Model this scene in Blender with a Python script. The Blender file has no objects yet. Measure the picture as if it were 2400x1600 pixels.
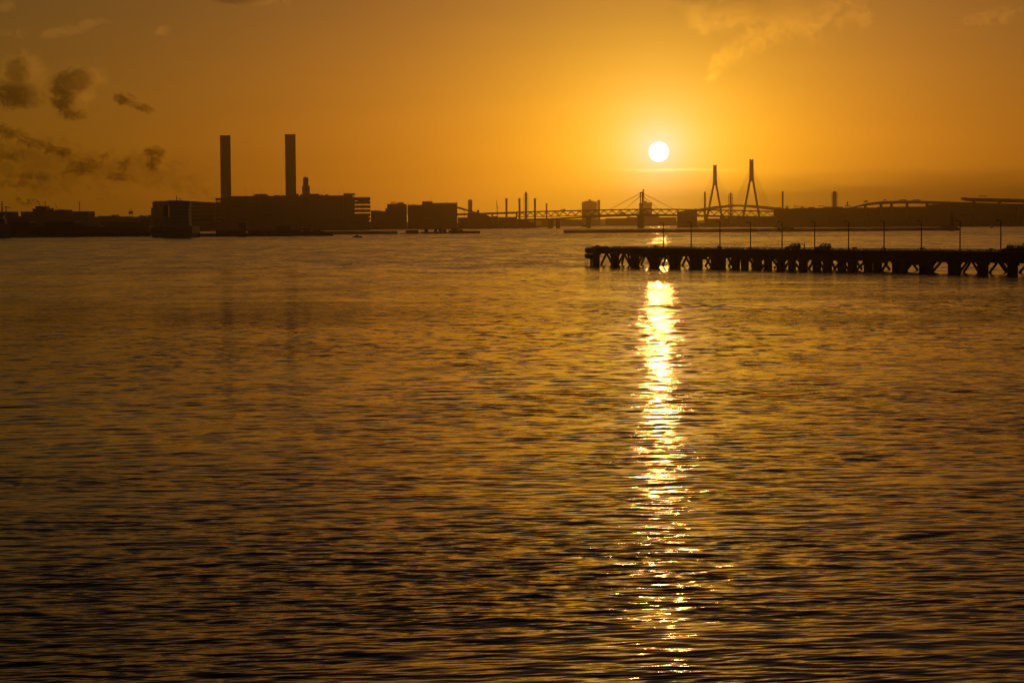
import bpy, bmesh, math, random
import numpy as np
from mathutils import Vector, Matrix

# numbers for the light and the sky
# (the picture is exposed for the sun: a stop and more below daylight)
EXPOSURE = -2.18
UP = 2.0 ** -EXPOSURE
# per channel: one glow and its width in degrees, a second one, dimming per degree of height
SKY_GLOW = ((0.20*UP, 40.0, 2.36*UP, 3.70, -0.240),
            (0.096*UP, 40.0, 1.33*UP, 2.82, -0.185),
            (0.0300*UP, 7.0, 1.02*UP, 0.523, 0.034))
SKY_TINT = (1.0, 0.8, 0.70)
SKY_STRENGTH = 0.05
SUN_DISC = 14.0*UP
SUN_POWER = 0.125
SUN_COLOR = (1.0, 0.40, 0.075)
USE_DENOISE = True
BANK_EL = 1.27
HAZE_DENSITY = 7.5e-5
HAZE_G = 0.90
# clouds as photo pixel x, y, half width, half height, tilt, weight
CLOUD_DARK = ((38, 225, 66, 40, -6, 1.25), (40, 170, 30, 40, 0, .9), (176, 190, 50, 30, 14, 1.15), (150, 232, 34, 46, 12, 1.15), (168, 266, 44, 16, -6, .95),
              (295, 232, 30, 16, -14, .85), (330, 250, 40, 12, -20, .9), (365, 358, 28, 16, 0, .95), (362, 380, 20, 20, 40, .8), (292, 384, 16, 26, -25, .9), (194, 392, 40, 20, 5, .95), (245, 368, 14, 16, 0, .7),
              (10, 308, 60, 22, -12, .9), (75, 335, 46, 13, -14, .9), (130, 350, 40, 12, -8, .5), (80, 412, 60, 13, 0, .7), (20, 365, 40, 14, 0, .5), (285, 415, 40, 9, -6, .7), (30, 430, 50, 9, 0, .4))
CLOUD_SOFT = ((40, 380, 240, 70, -10, 1.1), (230, 395, 220, 44, 0, .9), (400, 420, 150, 34, -16, .7), (560, -2, 70, 14, 0, 1.3), (1640, -8, 60, 26, 0, 1.0), (1760, 20, 150, 30, 0, .6))
CLOUD_LIGHT = ((1720, 40, 110, 34, 6, 1.1), (1640, 40, 34, 44, 20, .8), (1770, 95, 90, 34, 30, .75), (1700, 140, 50, 26, 40, .6), (1668, 180, 18, 10, 30, .4), (1850, 45, 100, 50, -8, .8), (1960, 30, 70, 40, -10, .5),
               (150, 75, 60, 14, 10, 1.2), (205, 58, 34, 16, 24, 1.1), (240, 50, 22, 8, 0, .6), (386, 72, 18, 13, 20, .8), (8, 12, 26, 18, 0, 1.0), (30, 80, 50, 12, 0, .5),
               (45, 165, 56, 44, 0, .9), (205, 185, 58, 26, 14, 1.0), (80, 225, 30, 40, 0, .6), (195, 225, 30, 30, 20, .7), (620, 4, 60, 10, 0, .6), (2320, 40, 70, 16, 10, .35))
HAZE_TOP = 222.0
WAVE_SLOPE = 0.060
RIPPLE = 0.55
WATER_ROUGH = 0.07
FACE = 0.46
random.seed(7)
rng = np.random.default_rng(11)
scene = bpy.context.scene
COL = scene.collection
R = math.radians

# ------------------------------------------------------------------ camera
W0, H0, F0 = 2400.0, 1600.0, 5200.0        # the photograph and its focal length in its own pixels
CAM_Z = 12.0
PITCH = math.atan((800.0 - 521.0) / F0)
ROLL = -0.0065
cam_d = bpy.data.cameras.new('camera')
cam_d.sensor_width = 36.0
cam_d.lens = 36.0 * F0 / W0
cam_d.clip_start = 0.5
cam_d.clip_end = 40000.0
cam = bpy.data.objects.new('camera', cam_d)
COL.objects.link(cam)
CAM_M = Matrix.Rotation(R(90) - PITCH, 4, 'X') @ Matrix.Rotation(ROLL, 4, 'Z')
cam.matrix_world = Matrix.Translation((0, 0, CAM_Z)) @ CAM_M
scene.camera = cam
CAM_R = CAM_M.to_3x3()

def ray(px, py):
    return (CAM_R @ Vector(((px - W0/2)/F0, -(py - H0/2)/F0, -1.0))).normalized()

def at(px, py, D):
    """the point in the world that stands D metres ahead and is seen at a photo pixel"""
    d = ray(px, py)
    return Vector((0, 0, CAM_Z)) + d * (D / d.y)

def sc(D):
    return D / F0

# ------------------------------------------------------------------ shader helper
class NT:
    def __init__(self, tree):
        self.t = tree
        self.n = tree.nodes
    def link(self, a, b):
        self.t.links.new(a, b)
    def node(self, kind, **kw):
        nd = self.n.new(kind)
        for k, v in kw.items():
            setattr(nd, k, v)
        return nd
    def m(self, op, *args, clamp=False):
        nd = self.n.new('ShaderNodeMath'); nd.operation = op; nd.use_clamp = clamp
        for i, a in enumerate(args):
            if isinstance(a, (int, float)):
                nd.inputs[i].default_value = a
            else:
                self.link(a, nd.inputs[i])
        return nd.outputs[0]
    def add(self, a, b): return self.m('ADD', a, b)
    def sub(self, a, b): return self.m('SUBTRACT', a, b)
    def mul(self, a, b): return self.m('MULTIPLY', a, b)
    def div(self, a, b): return self.m('DIVIDE', a, b)
    def exp(self, a): return self.m('EXPONENT', a)
    def mx(self, a, b): return self.m('MAXIMUM', a, b)
    def mn(self, a, b): return self.m('MINIMUM', a, b)
    def vec(self, x, y, z):
        nd = self.n.new('ShaderNodeCombineXYZ')
        for i, a in enumerate((x, y, z)):
            if isinstance(a, (int, float)): nd.inputs[i].default_value = a
            else: self.link(a, nd.inputs[i])
        return nd.outputs[0]
    def step(self, v, a, b, lo=0.0, hi=1.0):
        nd = self.n.new('ShaderNodeMapRange'); nd.interpolation_type = 'SMOOTHSTEP'
        self.link(v, nd.inputs[0])
        nd.inputs[1].default_value = a; nd.inputs[2].default_value = b
        nd.inputs[3].default_value = lo; nd.inputs[4].default_value = hi
        return nd.outputs[0]
    def noise(self, v, scale, detail=4, rough=0.55, dist=0.0, color=False):
        nd = self.n.new('ShaderNodeTexNoise'); nd.noise_dimensions = '3D'
        self.link(v, nd.inputs['Vector'])
        nd.inputs['Scale'].default_value = scale; nd.inputs['Detail'].default_value = detail
        nd.inputs['Roughness'].default_value = rough; nd.inputs['Distortion'].default_value = dist
        return nd.outputs['Color' if color else 'Fac']

# ------------------------------------------------------------------ sky
SUN_DIR = ray(1544, 356)
SUN_EL = math.asin(SUN_DIR.z)
SUN_AZ = math.atan2(SUN_DIR.x, SUN_DIR.y)
def azel(px, py):
    d = ray(px, py)
    return math.degrees(math.atan2(d.x, d.y)), math.degrees(math.asin(d.z))

world = bpy.data.worlds.new('World')
scene.world = world
world.use_nodes = True
wt = world.node_tree
wt.nodes.clear()
w = NT(wt)
tc = w.node('ShaderNodeTexCoord')
sep = w.node('ShaderNodeSeparateXYZ'); w.link(tc.outputs['Generated'], sep.inputs[0])
dx, dy, dz = sep.outputs
dot = w.add(w.add(w.mul(dx, SUN_DIR.x), w.mul(dy, SUN_DIR.y)), w.mul(dz, SUN_DIR.z))
theta = w.mul(w.m('ARCCOSINE', w.mn(w.mx(dot, -1.0), 1.0)), 180/math.pi)
el = w.mul(w.m('ARCSINE', w.mn(w.mx(dz, -1.0), 1.0)), 180/math.pi)
az = w.mul(w.m('ARCTAN2', dx, dy), 180/math.pi)
# the glow round a low sun; it dims with height as thick low air gives way to thin
chan = []
for (a, ta, b, tb, hh) in SKY_GLOW:
    g = w.add(w.mul(w.exp(w.mul(theta, -1/ta)), a), w.mul(w.exp(w.mul(theta, -1/tb)), b))
    chan.append(w.mul(g, w.exp(w.mul(w.mx(w.sub(el, 1.0), 0.0), hh))))
# clouds: ellipses of cover broken up by noise, all on the dome of the sky
def cover(items, az, el):
    tot = None
    for (px, py, rx, ry, ang, k) in items:
        a0, e0 = azel(px, py)
        u = w.sub(az, a0); v = w.sub(el, e0)
        c, s = math.cos(R(ang)), math.sin(R(ang))
        uu = w.mul(w.add(w.mul(u, c), w.mul(v, s)), 90.76/rx)
        vv = w.mul(w.sub(w.mul(v, c), w.mul(u, s)), 90.76/ry)
        d = w.mul(w.sub(1.0, w.add(w.mul(uu, uu), w.mul(vv, vv))), k)
        tot = d if tot is None else w.mx(tot, d)
    return w.mx(tot, -1.5)
def torn(az, el):
    big = w.noise(w.vec(az, el, 0.0), 0.9, 3, 0.5, 0.3)
    small = w.noise(w.vec(az, w.mul(el, 1.2), 3.7), 3.6, 9, 0.66, 0.7)
    return w.add(w.mul(w.sub(small, 0.5), 3.6), w.mul(w.sub(big, 0.5), 1.8))
nz = torn(az, el)
az2, el2 = w.add(az, 0.16), w.add(el, 0.10)
nz2 = torn(az2, el2)
dark = w.add(cover(CLOUD_DARK, az, el), nz)
dark2 = w.add(cover(CLOUD_DARK, az2, el2), nz2)
dk = w.step(dark, -0.35, 1.15)
rim = w.mul(w.m('MAXIMUM', w.sub(w.step(dark, -0.7, 0.9), w.step(dark2, -0.7, 0.9)), 0.0), 1.0)
soft = w.step(w.add(cover(CLOUD_SOFT, az, el), nz), -0.3, 1.3)
lite = w.step(w.add(cover(CLOUD_LIGHT, az, el), w.mul(nz, 1.1)), -0.35, 1.3)
# the low bank of haze cloud on the right, with a bright thread along its top under the sun
bank_top = w.add(w.mul(w.sub(az, 3.0), 0.012), w.mul(w.sub(w.noise(w.vec(w.mul(az, 0.25), w.mul(el, 2.0), 9.0), 1.0, 3), 0.5), 0.5))
be = w.sub(el, w.add(bank_top, BANK_EL))
bank = w.mul(w.mul(w.step(be, -0.75, 0.06, 1.0, 0.0), w.step(az, -2.5, 7.0)), 1.0)
thr = w.mul(w.exp(w.mul(w.mul(w.sub(be, 0.02), w.sub(be, 0.02)), -700.0)), w.exp(w.mul(w.mul(w.sub(az, 4.3), w.sub(az, 4.3)), -0.5)))
streak = w.noise(w.vec(w.mul(az, 0.12), w.mul(el, 1.6), 5.0), 1.0, 4, 0.5)
shade = w.mul(w.sub(1.0, w.mul(dk, 0.70)), w.sub(1.0, w.mul(soft, 0.36)))
shade = w.mul(shade, w.sub(1.0, w.mul(bank, 0.62)))
shade = w.mul(shade, w.add(0.935, w.mul(streak, 0.13)))
shade = w.mul(shade, w.add(1.0, w.mul(thr, 0.38)))
shade = w.add(shade, w.add(w.mul(rim, 0.26), w.mul(lite, 0.33)))
col = w.node('ShaderNodeCombineColor')
lit_r = w.mul(lite, 0.05)
w.link(w.mul(w.mul(chan[0], shade), w.add(1.0, lit_r)), col.inputs[0])
w.link(w.mul(chan[1], w.mul(shade, w.sub(1.0, w.mul(dk, 0.1)))), col.inputs[1])
w.link(w.mul(chan[2], w.mul(w.mul(shade, w.sub(1.0, w.mul(dk, 0.35))), w.sub(1.0, w.mul(lite, 0.3)))), col.inputs[2])
glow_bg = w.node('ShaderNodeBackground'); w.link(col.outputs[0], glow_bg.inputs[0]); glow_bg.inputs[1].default_value = 1.0
# the clear sky behind it
sky = w.node('ShaderNodeTexSky', sky_type='NISHITA', sun_disc=False)
sky.sun_elevation = SUN_EL
sky.sun_rotation = SUN_AZ
sky.air_density = 1.0; sky.dust_density = 2.0; sky.ozone_density = 1.0
tint = w.node('ShaderNodeMix', data_type='RGBA', blend_type='MULTIPLY')
tint.inputs['Factor'].default_value = 1.0
w.link(sky.outputs[0], tint.inputs['A']); tint.inputs['B'].default_value = SKY_TINT + (1,)
sky_bg = w.node('ShaderNodeBackground'); shd = w.node('ShaderNodeVectorMath', operation='SCALE'); w.link(tint.outputs['Result'], shd.inputs[0]); w.link(shade, shd.inputs['Scale'])
w.link(shd.outputs[0], sky_bg.inputs[0]); sky_bg.inputs[1].default_value = SKY_STRENGTH
# the sun itself, half a degree across
disc = w.step(theta, 0.195, 0.268, 1.0, 0.0)
sun_bg = w.node('ShaderNodeBackground'); sun_bg.inputs[0].default_value = (1.0, 0.82, 0.5, 1)
w.link(w.mul(disc, SUN_DISC), sun_bg.inputs[1])
a1 = w.node('ShaderNodeAddShader'); a2 = w.node('ShaderNodeAddShader')
w.link(glow_bg.outputs[0], a1.inputs[0]); w.link(sky_bg.outputs[0], a1.inputs[1])
w.link(a1.outputs[0], a2.inputs[0]); w.link(sun_bg.outputs[0], a2.inputs[1])
wo = w.node('ShaderNodeOutputWorld'); w.link(a2.outputs[0], wo.inputs['Surface'])
world.cycles.sampling_method = 'MANUAL'
world.cycles.sample_map_resolution = 2048

# ------------------------------------------------------------------ sun
sun_d = bpy.data.lights.new('sun', 'SUN')
sun_d.energy = SUN_POWER
sun_d.color = SUN_COLOR
sun_d.angle = R(0.53)
sun = bpy.data.objects.new('sun', sun_d)
COL.objects.link(sun)
sun.rotation_euler = SUN_DIR.to_track_quat('Z', 'Y').to_euler()
sun.location = (0, 0, 400)

scene.view_settings.view_transform = 'Standard'
scene.view_settings.look = 'None'
scene.view_settings.exposure = EXPOSURE
scene.view_settings.gamma = 1.0
scene.view_settings.use_curve_mapping = False
scene.cycles.use_denoising = USE_DENOISE
scene.cycles.max_bounces = 6
scene.cycles.glossy_bounces = 3
scene.cycles.transmission_bounces = 4
scene.cycles.volume_bounces = 0
scene.cycles.transparent_max_bounces = 8
scene.cycles.caustics_reflective = False
scene.cycles.caustics_refractive = False
scene.cycles.sample_clamp_indirect = 12.0
# ------------------------------------------------------------------ materials
MATS = {}
def mat(name, color, rough=0.8, metal=0.0, var=0.25, scale=0.6, spec=0.3):
    """a plain weathered surface: colour with streaks and blotches of wear"""
    if name in MATS: return MATS[name]
    m = bpy.data.materials.new(name); m.use_nodes = True
    t = NT(m.node_tree)
    b = t.n['Principled BSDF']
    geo = t.node('ShaderNodeNewGeometry')
    sp = t.node('ShaderNodeSeparateXYZ'); t.link(geo.outputs['Position'], sp.inputs[0])
    v = t.vec(sp.outputs[0], sp.outputs[1], t.mul(sp.outputs[2], 0.35))
    n1 = t.noise(v, scale, 5, 0.6)
    n2 = t.noise(v, scale*0.17, 3, 0.5)
    f = t.add(1.0 - var, t.mul(t.add(n1, n2), var))
    mixn = t.node('ShaderNodeMix', data_type='RGBA', blend_type='MULTIPLY')
    mixn.inputs['Factor'].default_value = 1.0
    mixn.inputs['A'].default_value = tuple(color) + (1,)
    t.link(t.vec(f, f, f), mixn.inputs['B'])
    t.link(mixn.outputs['Result'], b.inputs['Base Color'])
    b.inputs['Roughness'].default_value = rough
    b.inputs['Metallic'].default_value = metal
    b.inputs['Specular IOR Level'].default_value = spec
    MATS[name] = m
    return m

def glass_mat(name='glass'):
    if name in MATS: return MATS[name]
    m = bpy.data.materials.new(name); m.use_nodes = True
    t = NT(m.node_tree)
    b = t.n['Principled BSDF']; out = t.n['Material Output']
    b.inputs['Base Color'].default_value = (.02, .025, .025, 1)
    b.inputs['Roughness'].default_value = 0.05
    tr = t.node('ShaderNodeBsdfTransparent'); tr.inputs[0].default_value = (.72, .76, .74, 1)
    mx = t.node('ShaderNodeMixShader')
    fr = t.node('ShaderNodeFresnel'); fr.inputs[0].default_value = 1.45
    n = t.noise(t.node('ShaderNodeTexCoord').outputs['Object'], 3.0)
    t.link(t.add(fr.outputs[0], t.mul(n, 0.06)), mx.inputs[0])
    t.link(tr.outputs[0], mx.inputs[1]); t.link(b.outputs[0], mx.inputs[2])
    t.link(mx.outputs[0], out.inputs['Surface'])
    MATS[name] = m
    return m

# ------------------------------------------------------------------ water
def smooth(a, b, x):
    t = np.clip((x - a)/(b - a), 0, 1)
    return t*t*(3 - 2*t)

def build_water():
    ys = [44.0]
    while ys[-1] < 9300.0:
        y = ys[-1]
        k = 0.0012 if y < 105 else 0.0016 if y < 190 else (0.0016 + (y - 190)*2.2e-5 if y < 700 else 0.013)
        if y > 1500: k = 0.05
        ys.append(y + y*k)
    ys = np.array(ys)
    ncol = 440
    u = np.linspace(-0.33, 0.33, ncol)
    Y = np.repeat(ys[:, None], ncol, 1)
    X = Y * u[None, :]
    kk = np.gradient(ys)
    DY = np.repeat(kk[:, None], ncol, 1)
    Z = np.zeros_like(X); SX = np.zeros_like(X)
    # broad patches where the breeze roughens or calms the water
    def patch(seed, lx, ly, n=9):
        r = np.random.default_rng(seed)
        out = np.zeros_like(X)
        for i in range(n):
            f = 2**r.uniform(-1, 1.2)
            out += np.sin(2*math.pi*f*(X/lx*r.normal(0, 1) + Y/ly*r.normal(0, 1)) + r.uniform(0, 7))
        return out / math.sqrt(n/2)
    P1 = patch(3, 160, 90); P2 = patch(5, 60, 26)
    amp_big = np.clip(0.95 + 0.16*P1 + 0.20*P2, 0.4, 1.6)
    P3 = patch(8, 220, 120); P4 = patch(9, 45, 22)
    gust = np.clip(0.78 + 0.34*P3 + 0.26*P4, 0.2, 1.8)
    gust = gust + 0.3*(1 - smooth(58, 86, Y + 0.3*X))     # a rougher patch close in
    lost = np.zeros_like(X)
    NW = 170
    r = np.random.default_rng(21)
    near = Y[:, 0] < 1600
    Xn, Yn, DYn = X[near], Y[near], DY[near]
    Zn = np.zeros_like(Xn); DXn = np.zeros_like(Xn); DYn_ = np.zeros_like(Xn)
    ab, gs = amp_big[near], gust[near]
    lams = np.exp(np.linspace(math.log(0.26), math.log(12.0), NW))
    lams *= np.exp(r.normal(0, 0.012, NW))
    lost_n = np.zeros_like(Xn)
    for lam in lams:
        # share of the mean square slope that this band carries
        lg = math.log(lam)
        s2 = 0.66*math.exp(-((lg - math.log(1.55))/0.62)**2) + 0.66*math.exp(-((lg - math.log(0.46))/0.45)**2)
        s = WAVE_SLOPE * math.sqrt(2*s2/NW*2.2)
        k = 2*math.pi/lam
        spread = R(16 if lam > 1.3 else 24)
        psi = r.normal(R(-8), spread)
        kx, ky = k*math.sin(psi), k*math.cos(psi)
        wgt = smooth(2.2, 4.5, lam/DYn)
        mod = ab if lam > 1.3 else gs
        a = s/k
        ph = kx*Xn + ky*Yn + r.uniform(0, 7)
        # the crests wander
        ph = ph + 0.9*np.sin(0.11*Xn + 0.05*Yn + r.uniform(0, 7)) + 0.9*np.sin(-0.045*Xn + 0.13*Yn + r.uniform(0, 7))
        Zn += wgt*mod*a*np.sin(ph)
        q = wgt*mod*a*0.8*np.cos(ph)
        DXn += q*math.sin(psi); DYn_ += q*math.cos(psi)
        lost_n += (1 - wgt)*s*s/2
    Z[near] = Zn
    X[near] += DXn; Yd = Y.copy(); Yd[near] += DYn_
    full = (WAVE_SLOPE**2)*1.25
    lost[:] = full
    lost[near] = lost_n
    far = (0.53*smooth(275, 400, Y + 45*P1 - 0.10*X) + 0.47*smooth(470, 640, Y + 60*P1))*np.clip(0.93 - 0.16*P3 - 0.12*P4, 0.86, 1.0)
    lost = np.sqrt(lost)*(1 + 0.5*smooth(150, 220, Y)*(1 - smooth(270, 340, Y)))
    Y = Yd
    nr = len(ys)
    verts = np.stack([X, Y, Z], -1).reshape(-1, 3)
    idx = np.arange(nr*ncol).reshape(nr, ncol)
    quads = np.stack([idx[:-1, :-1], idx[:-1, 1:], idx[1:, 1:], idx[1:, :-1]], -1).reshape(-1, 4)
    me = bpy.data.meshes.new('water')
    me.vertices.add(len(verts)); me.vertices.foreach_set('co', verts.astype(np.float32).ravel())
    me.loops.add(quads.size); me.loops.foreach_set('vertex_index', quads.astype(np.int32).ravel())
    me.polygons.add(len(quads))
    me.polygons.foreach_set('loop_start', np.arange(0, quads.size, 4, dtype=np.int32))
    me.polygons.foreach_set('loop_total', np.full(len(quads), 4, dtype=np.int32))
    me.polygons.foreach_set('use_smooth', np.ones(len(quads), dtype=bool))
    at1 = me.attributes.new('lost_slope', 'FLOAT', 'POINT'); at1.data.foreach_set('value', lost.astype(np.float32).ravel())
    at2 = me.attributes.new('gust', 'FLOAT', 'POINT'); at2.data.foreach_set('value', gust.astype(np.float32).ravel())
    at3 = me.attributes.new('breeze', 'FLOAT', 'POINT'); at3.data.foreach_set('value', far.astype(np.float32).ravel())
    me.update(calc_edges=True)
    o = bpy.data.objects.new('water', me); COL.objects.link(o)
    o['kind'] = 'structure'
    m = bpy.data.materials.new('sea_water'); m.use_nodes = True
    t = NT(m.node_tree); b = t.n['Principled BSDF']
    b.inputs['Base Color'].default_value = (.010, .013, .012, 1)
    b.inputs['IOR'].default_value = 1.38
    b.inputs['Specular IOR Level'].default_value = 0.5
    b.inputs['Roughness'].default_value = WATER_ROUGH
    geo = t.node('ShaderNodeNewGeometry')
    sp = t.node('ShaderNodeSeparateXYZ'); t.link(geo.outputs['Position'], sp.inputs[0])
    la = t.node('ShaderNodeAttribute', attribute_name='lost_slope').outputs['Fac']
    ga = t.node('ShaderNodeAttribute', attribute_name='gust').outputs['Fac']
    # small ripples: slopes drawn straight from noise in metres on the water
    rot = t.vec(t.add(t.mul(sp.outputs[0], 0.95), t.mul(sp.outputs[1], 0.06)), t.mul(sp.outputs[1], 0.8), 0.0)
    fa = t.node('ShaderNodeAttribute', attribute_name='breeze').outputs['Fac']
    def slopes(scale, seed, det):
        v = t.node('ShaderNodeVectorMath', operation='ADD'); t.link(rot, v.inputs[0]); v.inputs[1].default_value = (seed, seed*1.7, seed)
        c = t.noise(v.outputs[0], scale, det, 0.6, 0.0, True)
        s = t.node('ShaderNodeSeparateColor'); t.link(c, s.inputs[0])
        return [t.sub(s.outputs[i], 0.5) for i in range(3)]
    # ripples a hand's breadth apart with crests a few metres long, in two trains that cross
    def train(ang, along, scale, seed, det):
        c, s_ = math.cos(R(ang)), math.sin(R(ang))
        u = t.mul(t.add(t.mul(sp.outputs[0], c), t.mul(sp.outputs[1], s_)), along)
        v = t.sub(t.mul(sp.outputs[1], c), t.mul(sp.outputs[0], s_))
        q = t.noise(t.vec(u, v, seed), scale, det, 0.55, 0.25, True)
        sc_ = t.node('ShaderNodeSeparateColor'); t.link(q, sc_.inputs[0])
        return t.sub(sc_.outputs[0], 0.5), t.sub(sc_.outputs[1], 0.5)
    ax1, ay1 = train(9, 0.13, 4.2, 3.0, 2.0)
    ax2, ay2 = train(-7, 0.16, 2.1, 8.0, 3.0)
    ax = t.add(ax1, ax2); ay = t.add(ay1, t.mul(ay2, 0.8))
    bx, by, bz = slopes(0.55, 11.0, 3.0)      # waves too far off for the mesh to carry
    # groups of waves, from a boat's length down to a hand's breadth, that gather and thin out
    gv = t.vec(t.add(t.mul(sp.outputs[0], 0.30), t.mul(sp.outputs[1], 0.02)), t.mul(sp.outputs[1], 0.10), 4.0)
    grp = t.mul(t.sub(t.noise(gv, 0.30, 9.0, 0.72), 0.5), 1/0.12)
    la = t.mul(la, t.mx(t.add(1.0, t.mul(grp, 0.42)), 0.15))
    ra = t.mul(t.mul(ga, RIPPLE), t.sub(1.0, t.mul(fa, 0.92)))
    k = 1/0.11
    lx = t.add(t.mul(t.mul(ax, ra), 0.5), t.mul(t.mul(bx, la), 0.75*k))
    gy = t.mul(by, k); gz = t.mul(bz, k)
    # out where the breeze is up, low rays meet only the near faces of the waves
    ray_ = t.m('SQRT', t.add(t.mul(gy, gy), t.mul(gz, gz)))
    faces = t.add(FACE, t.mul(ray_, 0.85))
    ly = t.add(t.mul(ay, t.mul(ra, t.mx(t.add(1.0, t.mul(grp, 0.35)), 0.1))), t.mul(la, t.add(t.mul(gy, t.sub(1.0, fa)), t.mul(faces, fa))))
    nrm = t.node('ShaderNodeSeparateXYZ'); t.link(geo.outputs['Normal'], nrm.inputs[0])
    vec = t.vec(t.sub(nrm.outputs[0], lx), t.sub(nrm.outputs[1], ly), nrm.outputs[2])
    nn = t.node('ShaderNodeVectorMath', operation='NORMALIZE'); t.link(vec, nn.inputs[0])
    t.link(nn.outputs[0], b.inputs['Normal'])
    me.materials.append(m)
    return o
build_water()

# ------------------------------------------------------------------ the hazy air
def build_haze():
    bm = bmesh.new()
    bmesh.ops.create_cube(bm, size=1.0)
    for v in bm.verts:
        v.co = Vector((v.co.x*8000, 4800 + v.co.y*10000, (-5.0 if v.co.z < 0 else HAZE_TOP)))
    me = bpy.data.meshes.new('haze'); bm.to_mesh(me); bm.free()
    o = bpy.data.objects.new('haze', me); COL.objects.link(o)
    o['kind'] = 'stuff'
    m = bpy.data.materials.new('haze_air'); m.use_nodes = True
    t = NT(m.node_tree); t.n.clear()
    v = t.node('ShaderNodeVolumePrincipled')
    v.inputs['Color'].default_value = (1.0, .78, .36, 1)
    v.inputs['Density'].default_value = HAZE_DENSITY
    v.inputs['Anisotropy'].default_value = HAZE_G
    out = t.node('ShaderNodeOutputMaterial'); t.link(v.outputs[0], out.inputs['Volume'])
    me.materials.append(m)
build_haze()
# ------------------------------------------------------------------ mesh helpers
class MB:
    """collects shapes in world (or local) coordinates and links them as one mesh object"""
    def __init__(self):
        self.v = []; self.f = []
    def add(self, vs, fs):
        n = len(self.v)
        self.v += [tuple(p) for p in vs]
        self.f += [tuple(i + n for i in f) for f in fs]
        return self
    def box(self, x0, x1, y0, y1, z0, z1):
        if x0 > x1: x0, x1 = x1, x0
        return self.add([(x0,y0,z0),(x1,y0,z0),(x1,y1,z0),(x0,y1,z0),(x0,y0,z1),(x1,y0,z1),(x1,y1,z1),(x0,y1,z1)],
                        [(0,3,2,1),(4,5,6,7),(0,1,5,4),(1,2,6,5),(2,3,7,6),(3,0,4,7)])
    def obox(self, c, dims, rot=0.0):
        cs, sn = math.cos(rot), math.sin(rot)
        hx, hy, hz = dims[0]/2, dims[1]/2, dims[2]/2
        vs = []
        for z in (-hz, hz):
            for x, y in ((-hx,-hy),(hx,-hy),(hx,hy),(-hx,hy)):
                vs.append((c[0]+x*cs-y*sn, c[1]+x*sn+y*cs, c[2]+z))
        return self.add(vs, [(0,3,2,1),(4,5,6,7),(0,1,5,4),(1,2,6,5),(2,3,7,6),(3,0,4,7)])
    def prism(self, poly, y0, y1):
        """a polygon in x, z (counter-clockwise seen from -y) pushed from y0 to y1"""
        n = len(poly)
        vs = [(p[0], y0, p[1]) for p in poly] + [(p[0], y1, p[1]) for p in poly]
        fs = [tuple(range(n)), tuple(range(2*n-1, n-1, -1))]
        for i in range(n):
            j = (i+1) % n
            fs.append((j, i, i+n, j+n))
        return self.add(vs, fs)
    def plan(self, poly, z0, z1):
        """a polygon in x, y (counter-clockwise from above) pushed from z0 up to z1"""
        n = len(poly)
        vs = [(p[0], p[1], z0) for p in poly] + [(p[0], p[1], z1) for p in poly]
        fs = [tuple(range(n-1, -1, -1)), tuple(range(n, 2*n))]
        for i in range(n):
            j = (i+1) % n
            fs.append((i, j, j+n, i+n))
        return self.add(vs, fs)
    def bar(self, p, q, w, h):
        p, q = Vector(p), Vector(q); d = (q-p).normalized()
        up = Vector((0,0,1)) if abs(d.z) < 0.95 else Vector((0,1,0))
        s = d.cross(up).normalized()*w/2; u = s.cross(d).normalized()*h/2
        vs = [p-s-u, p+s-u, p+s+u, p-s+u, q-s-u, q+s-u, q+s+u, q-s+u]
        return self.add(vs, [(0,1,2,3),(7,6,5,4),(1,0,4,5),(2,1,5,6),(3,2,6,7),(0,3,7,4)])
    def tube(self, p, q, r, seg=8, r2=None):
        p, q = Vector(p), Vector(q); d = (q-p).normalized()
        up = Vector((0,0,1)) if abs(d.z) < 0.95 else Vector((1,0,0))
        a = d.cross(up).normalized(); b = a.cross(d).normalized()
        r2 = r if r2 is None else r2
        vs = []
        for c, rr in ((p, r), (q, r2)):
            for i in range(seg):
                t = 2*math.pi*i/seg
                vs.append(c + a*math.cos(t)*rr + b*math.sin(t)*rr)
        fs = [tuple(range(seg)), tuple(range(2*seg-1, seg-1, -1))]
        for i in range(seg):
            j = (i+1) % seg
            fs.append((j, i, i+seg, j+seg))
        return self.add(vs, fs)
    def lathe(self, c, prof, seg=12):
        """rings of (radius, height) about a vertical axis at c"""
        vs = []
        for r, z in prof:
            for i in range(seg):
                t = 2*math.pi*i/seg
                vs.append((c[0]+r*math.cos(t), c[1]+r*math.sin(t), c[2]+z))
        fs = [tuple(range(seg-1, -1, -1)), tuple(range(len(vs)-seg, len(vs)))]
        for k in range(len(prof)-1):
            for i in range(seg):
                j = (i+1) % seg
                fs.append((k*seg+i, k*seg+j, (k+1)*seg+j, (k+1)*seg+i))
        return self.add(vs, fs)
    def loft(self, pts, radii, seg=8, flat=1.0):
        """a tapering rounded body along a line of points"""
        vs = []; n = len(pts)
        for k, (c, rr) in enumerate(zip(pts, radii)):
            c = Vector(c)
            d = (Vector(pts[min(k+1, n-1)]) - Vector(pts[max(k-1, 0)])).normalized()
            up = Vector((0,0,1)) if abs(d.z) < 0.9 else Vector((0,1,0))
            a = d.cross(up).normalized(); b = a.cross(d).normalized()
            for i in range(seg):
                t = 2*math.pi*i/seg
                vs.append(c + a*math.cos(t)*rr + b*math.sin(t)*rr*flat)
        fs = [tuple(range(seg)), tuple(range(len(vs)-1, len(vs)-seg-1, -1))]
        for k in range(n-1):
            for i in range(seg):
                j = (i+1) % seg
                fs.append((k*seg+j, k*seg+i, (k+1)*seg+i, (k+1)*seg+j))
        return self.add(vs, fs)
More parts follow.
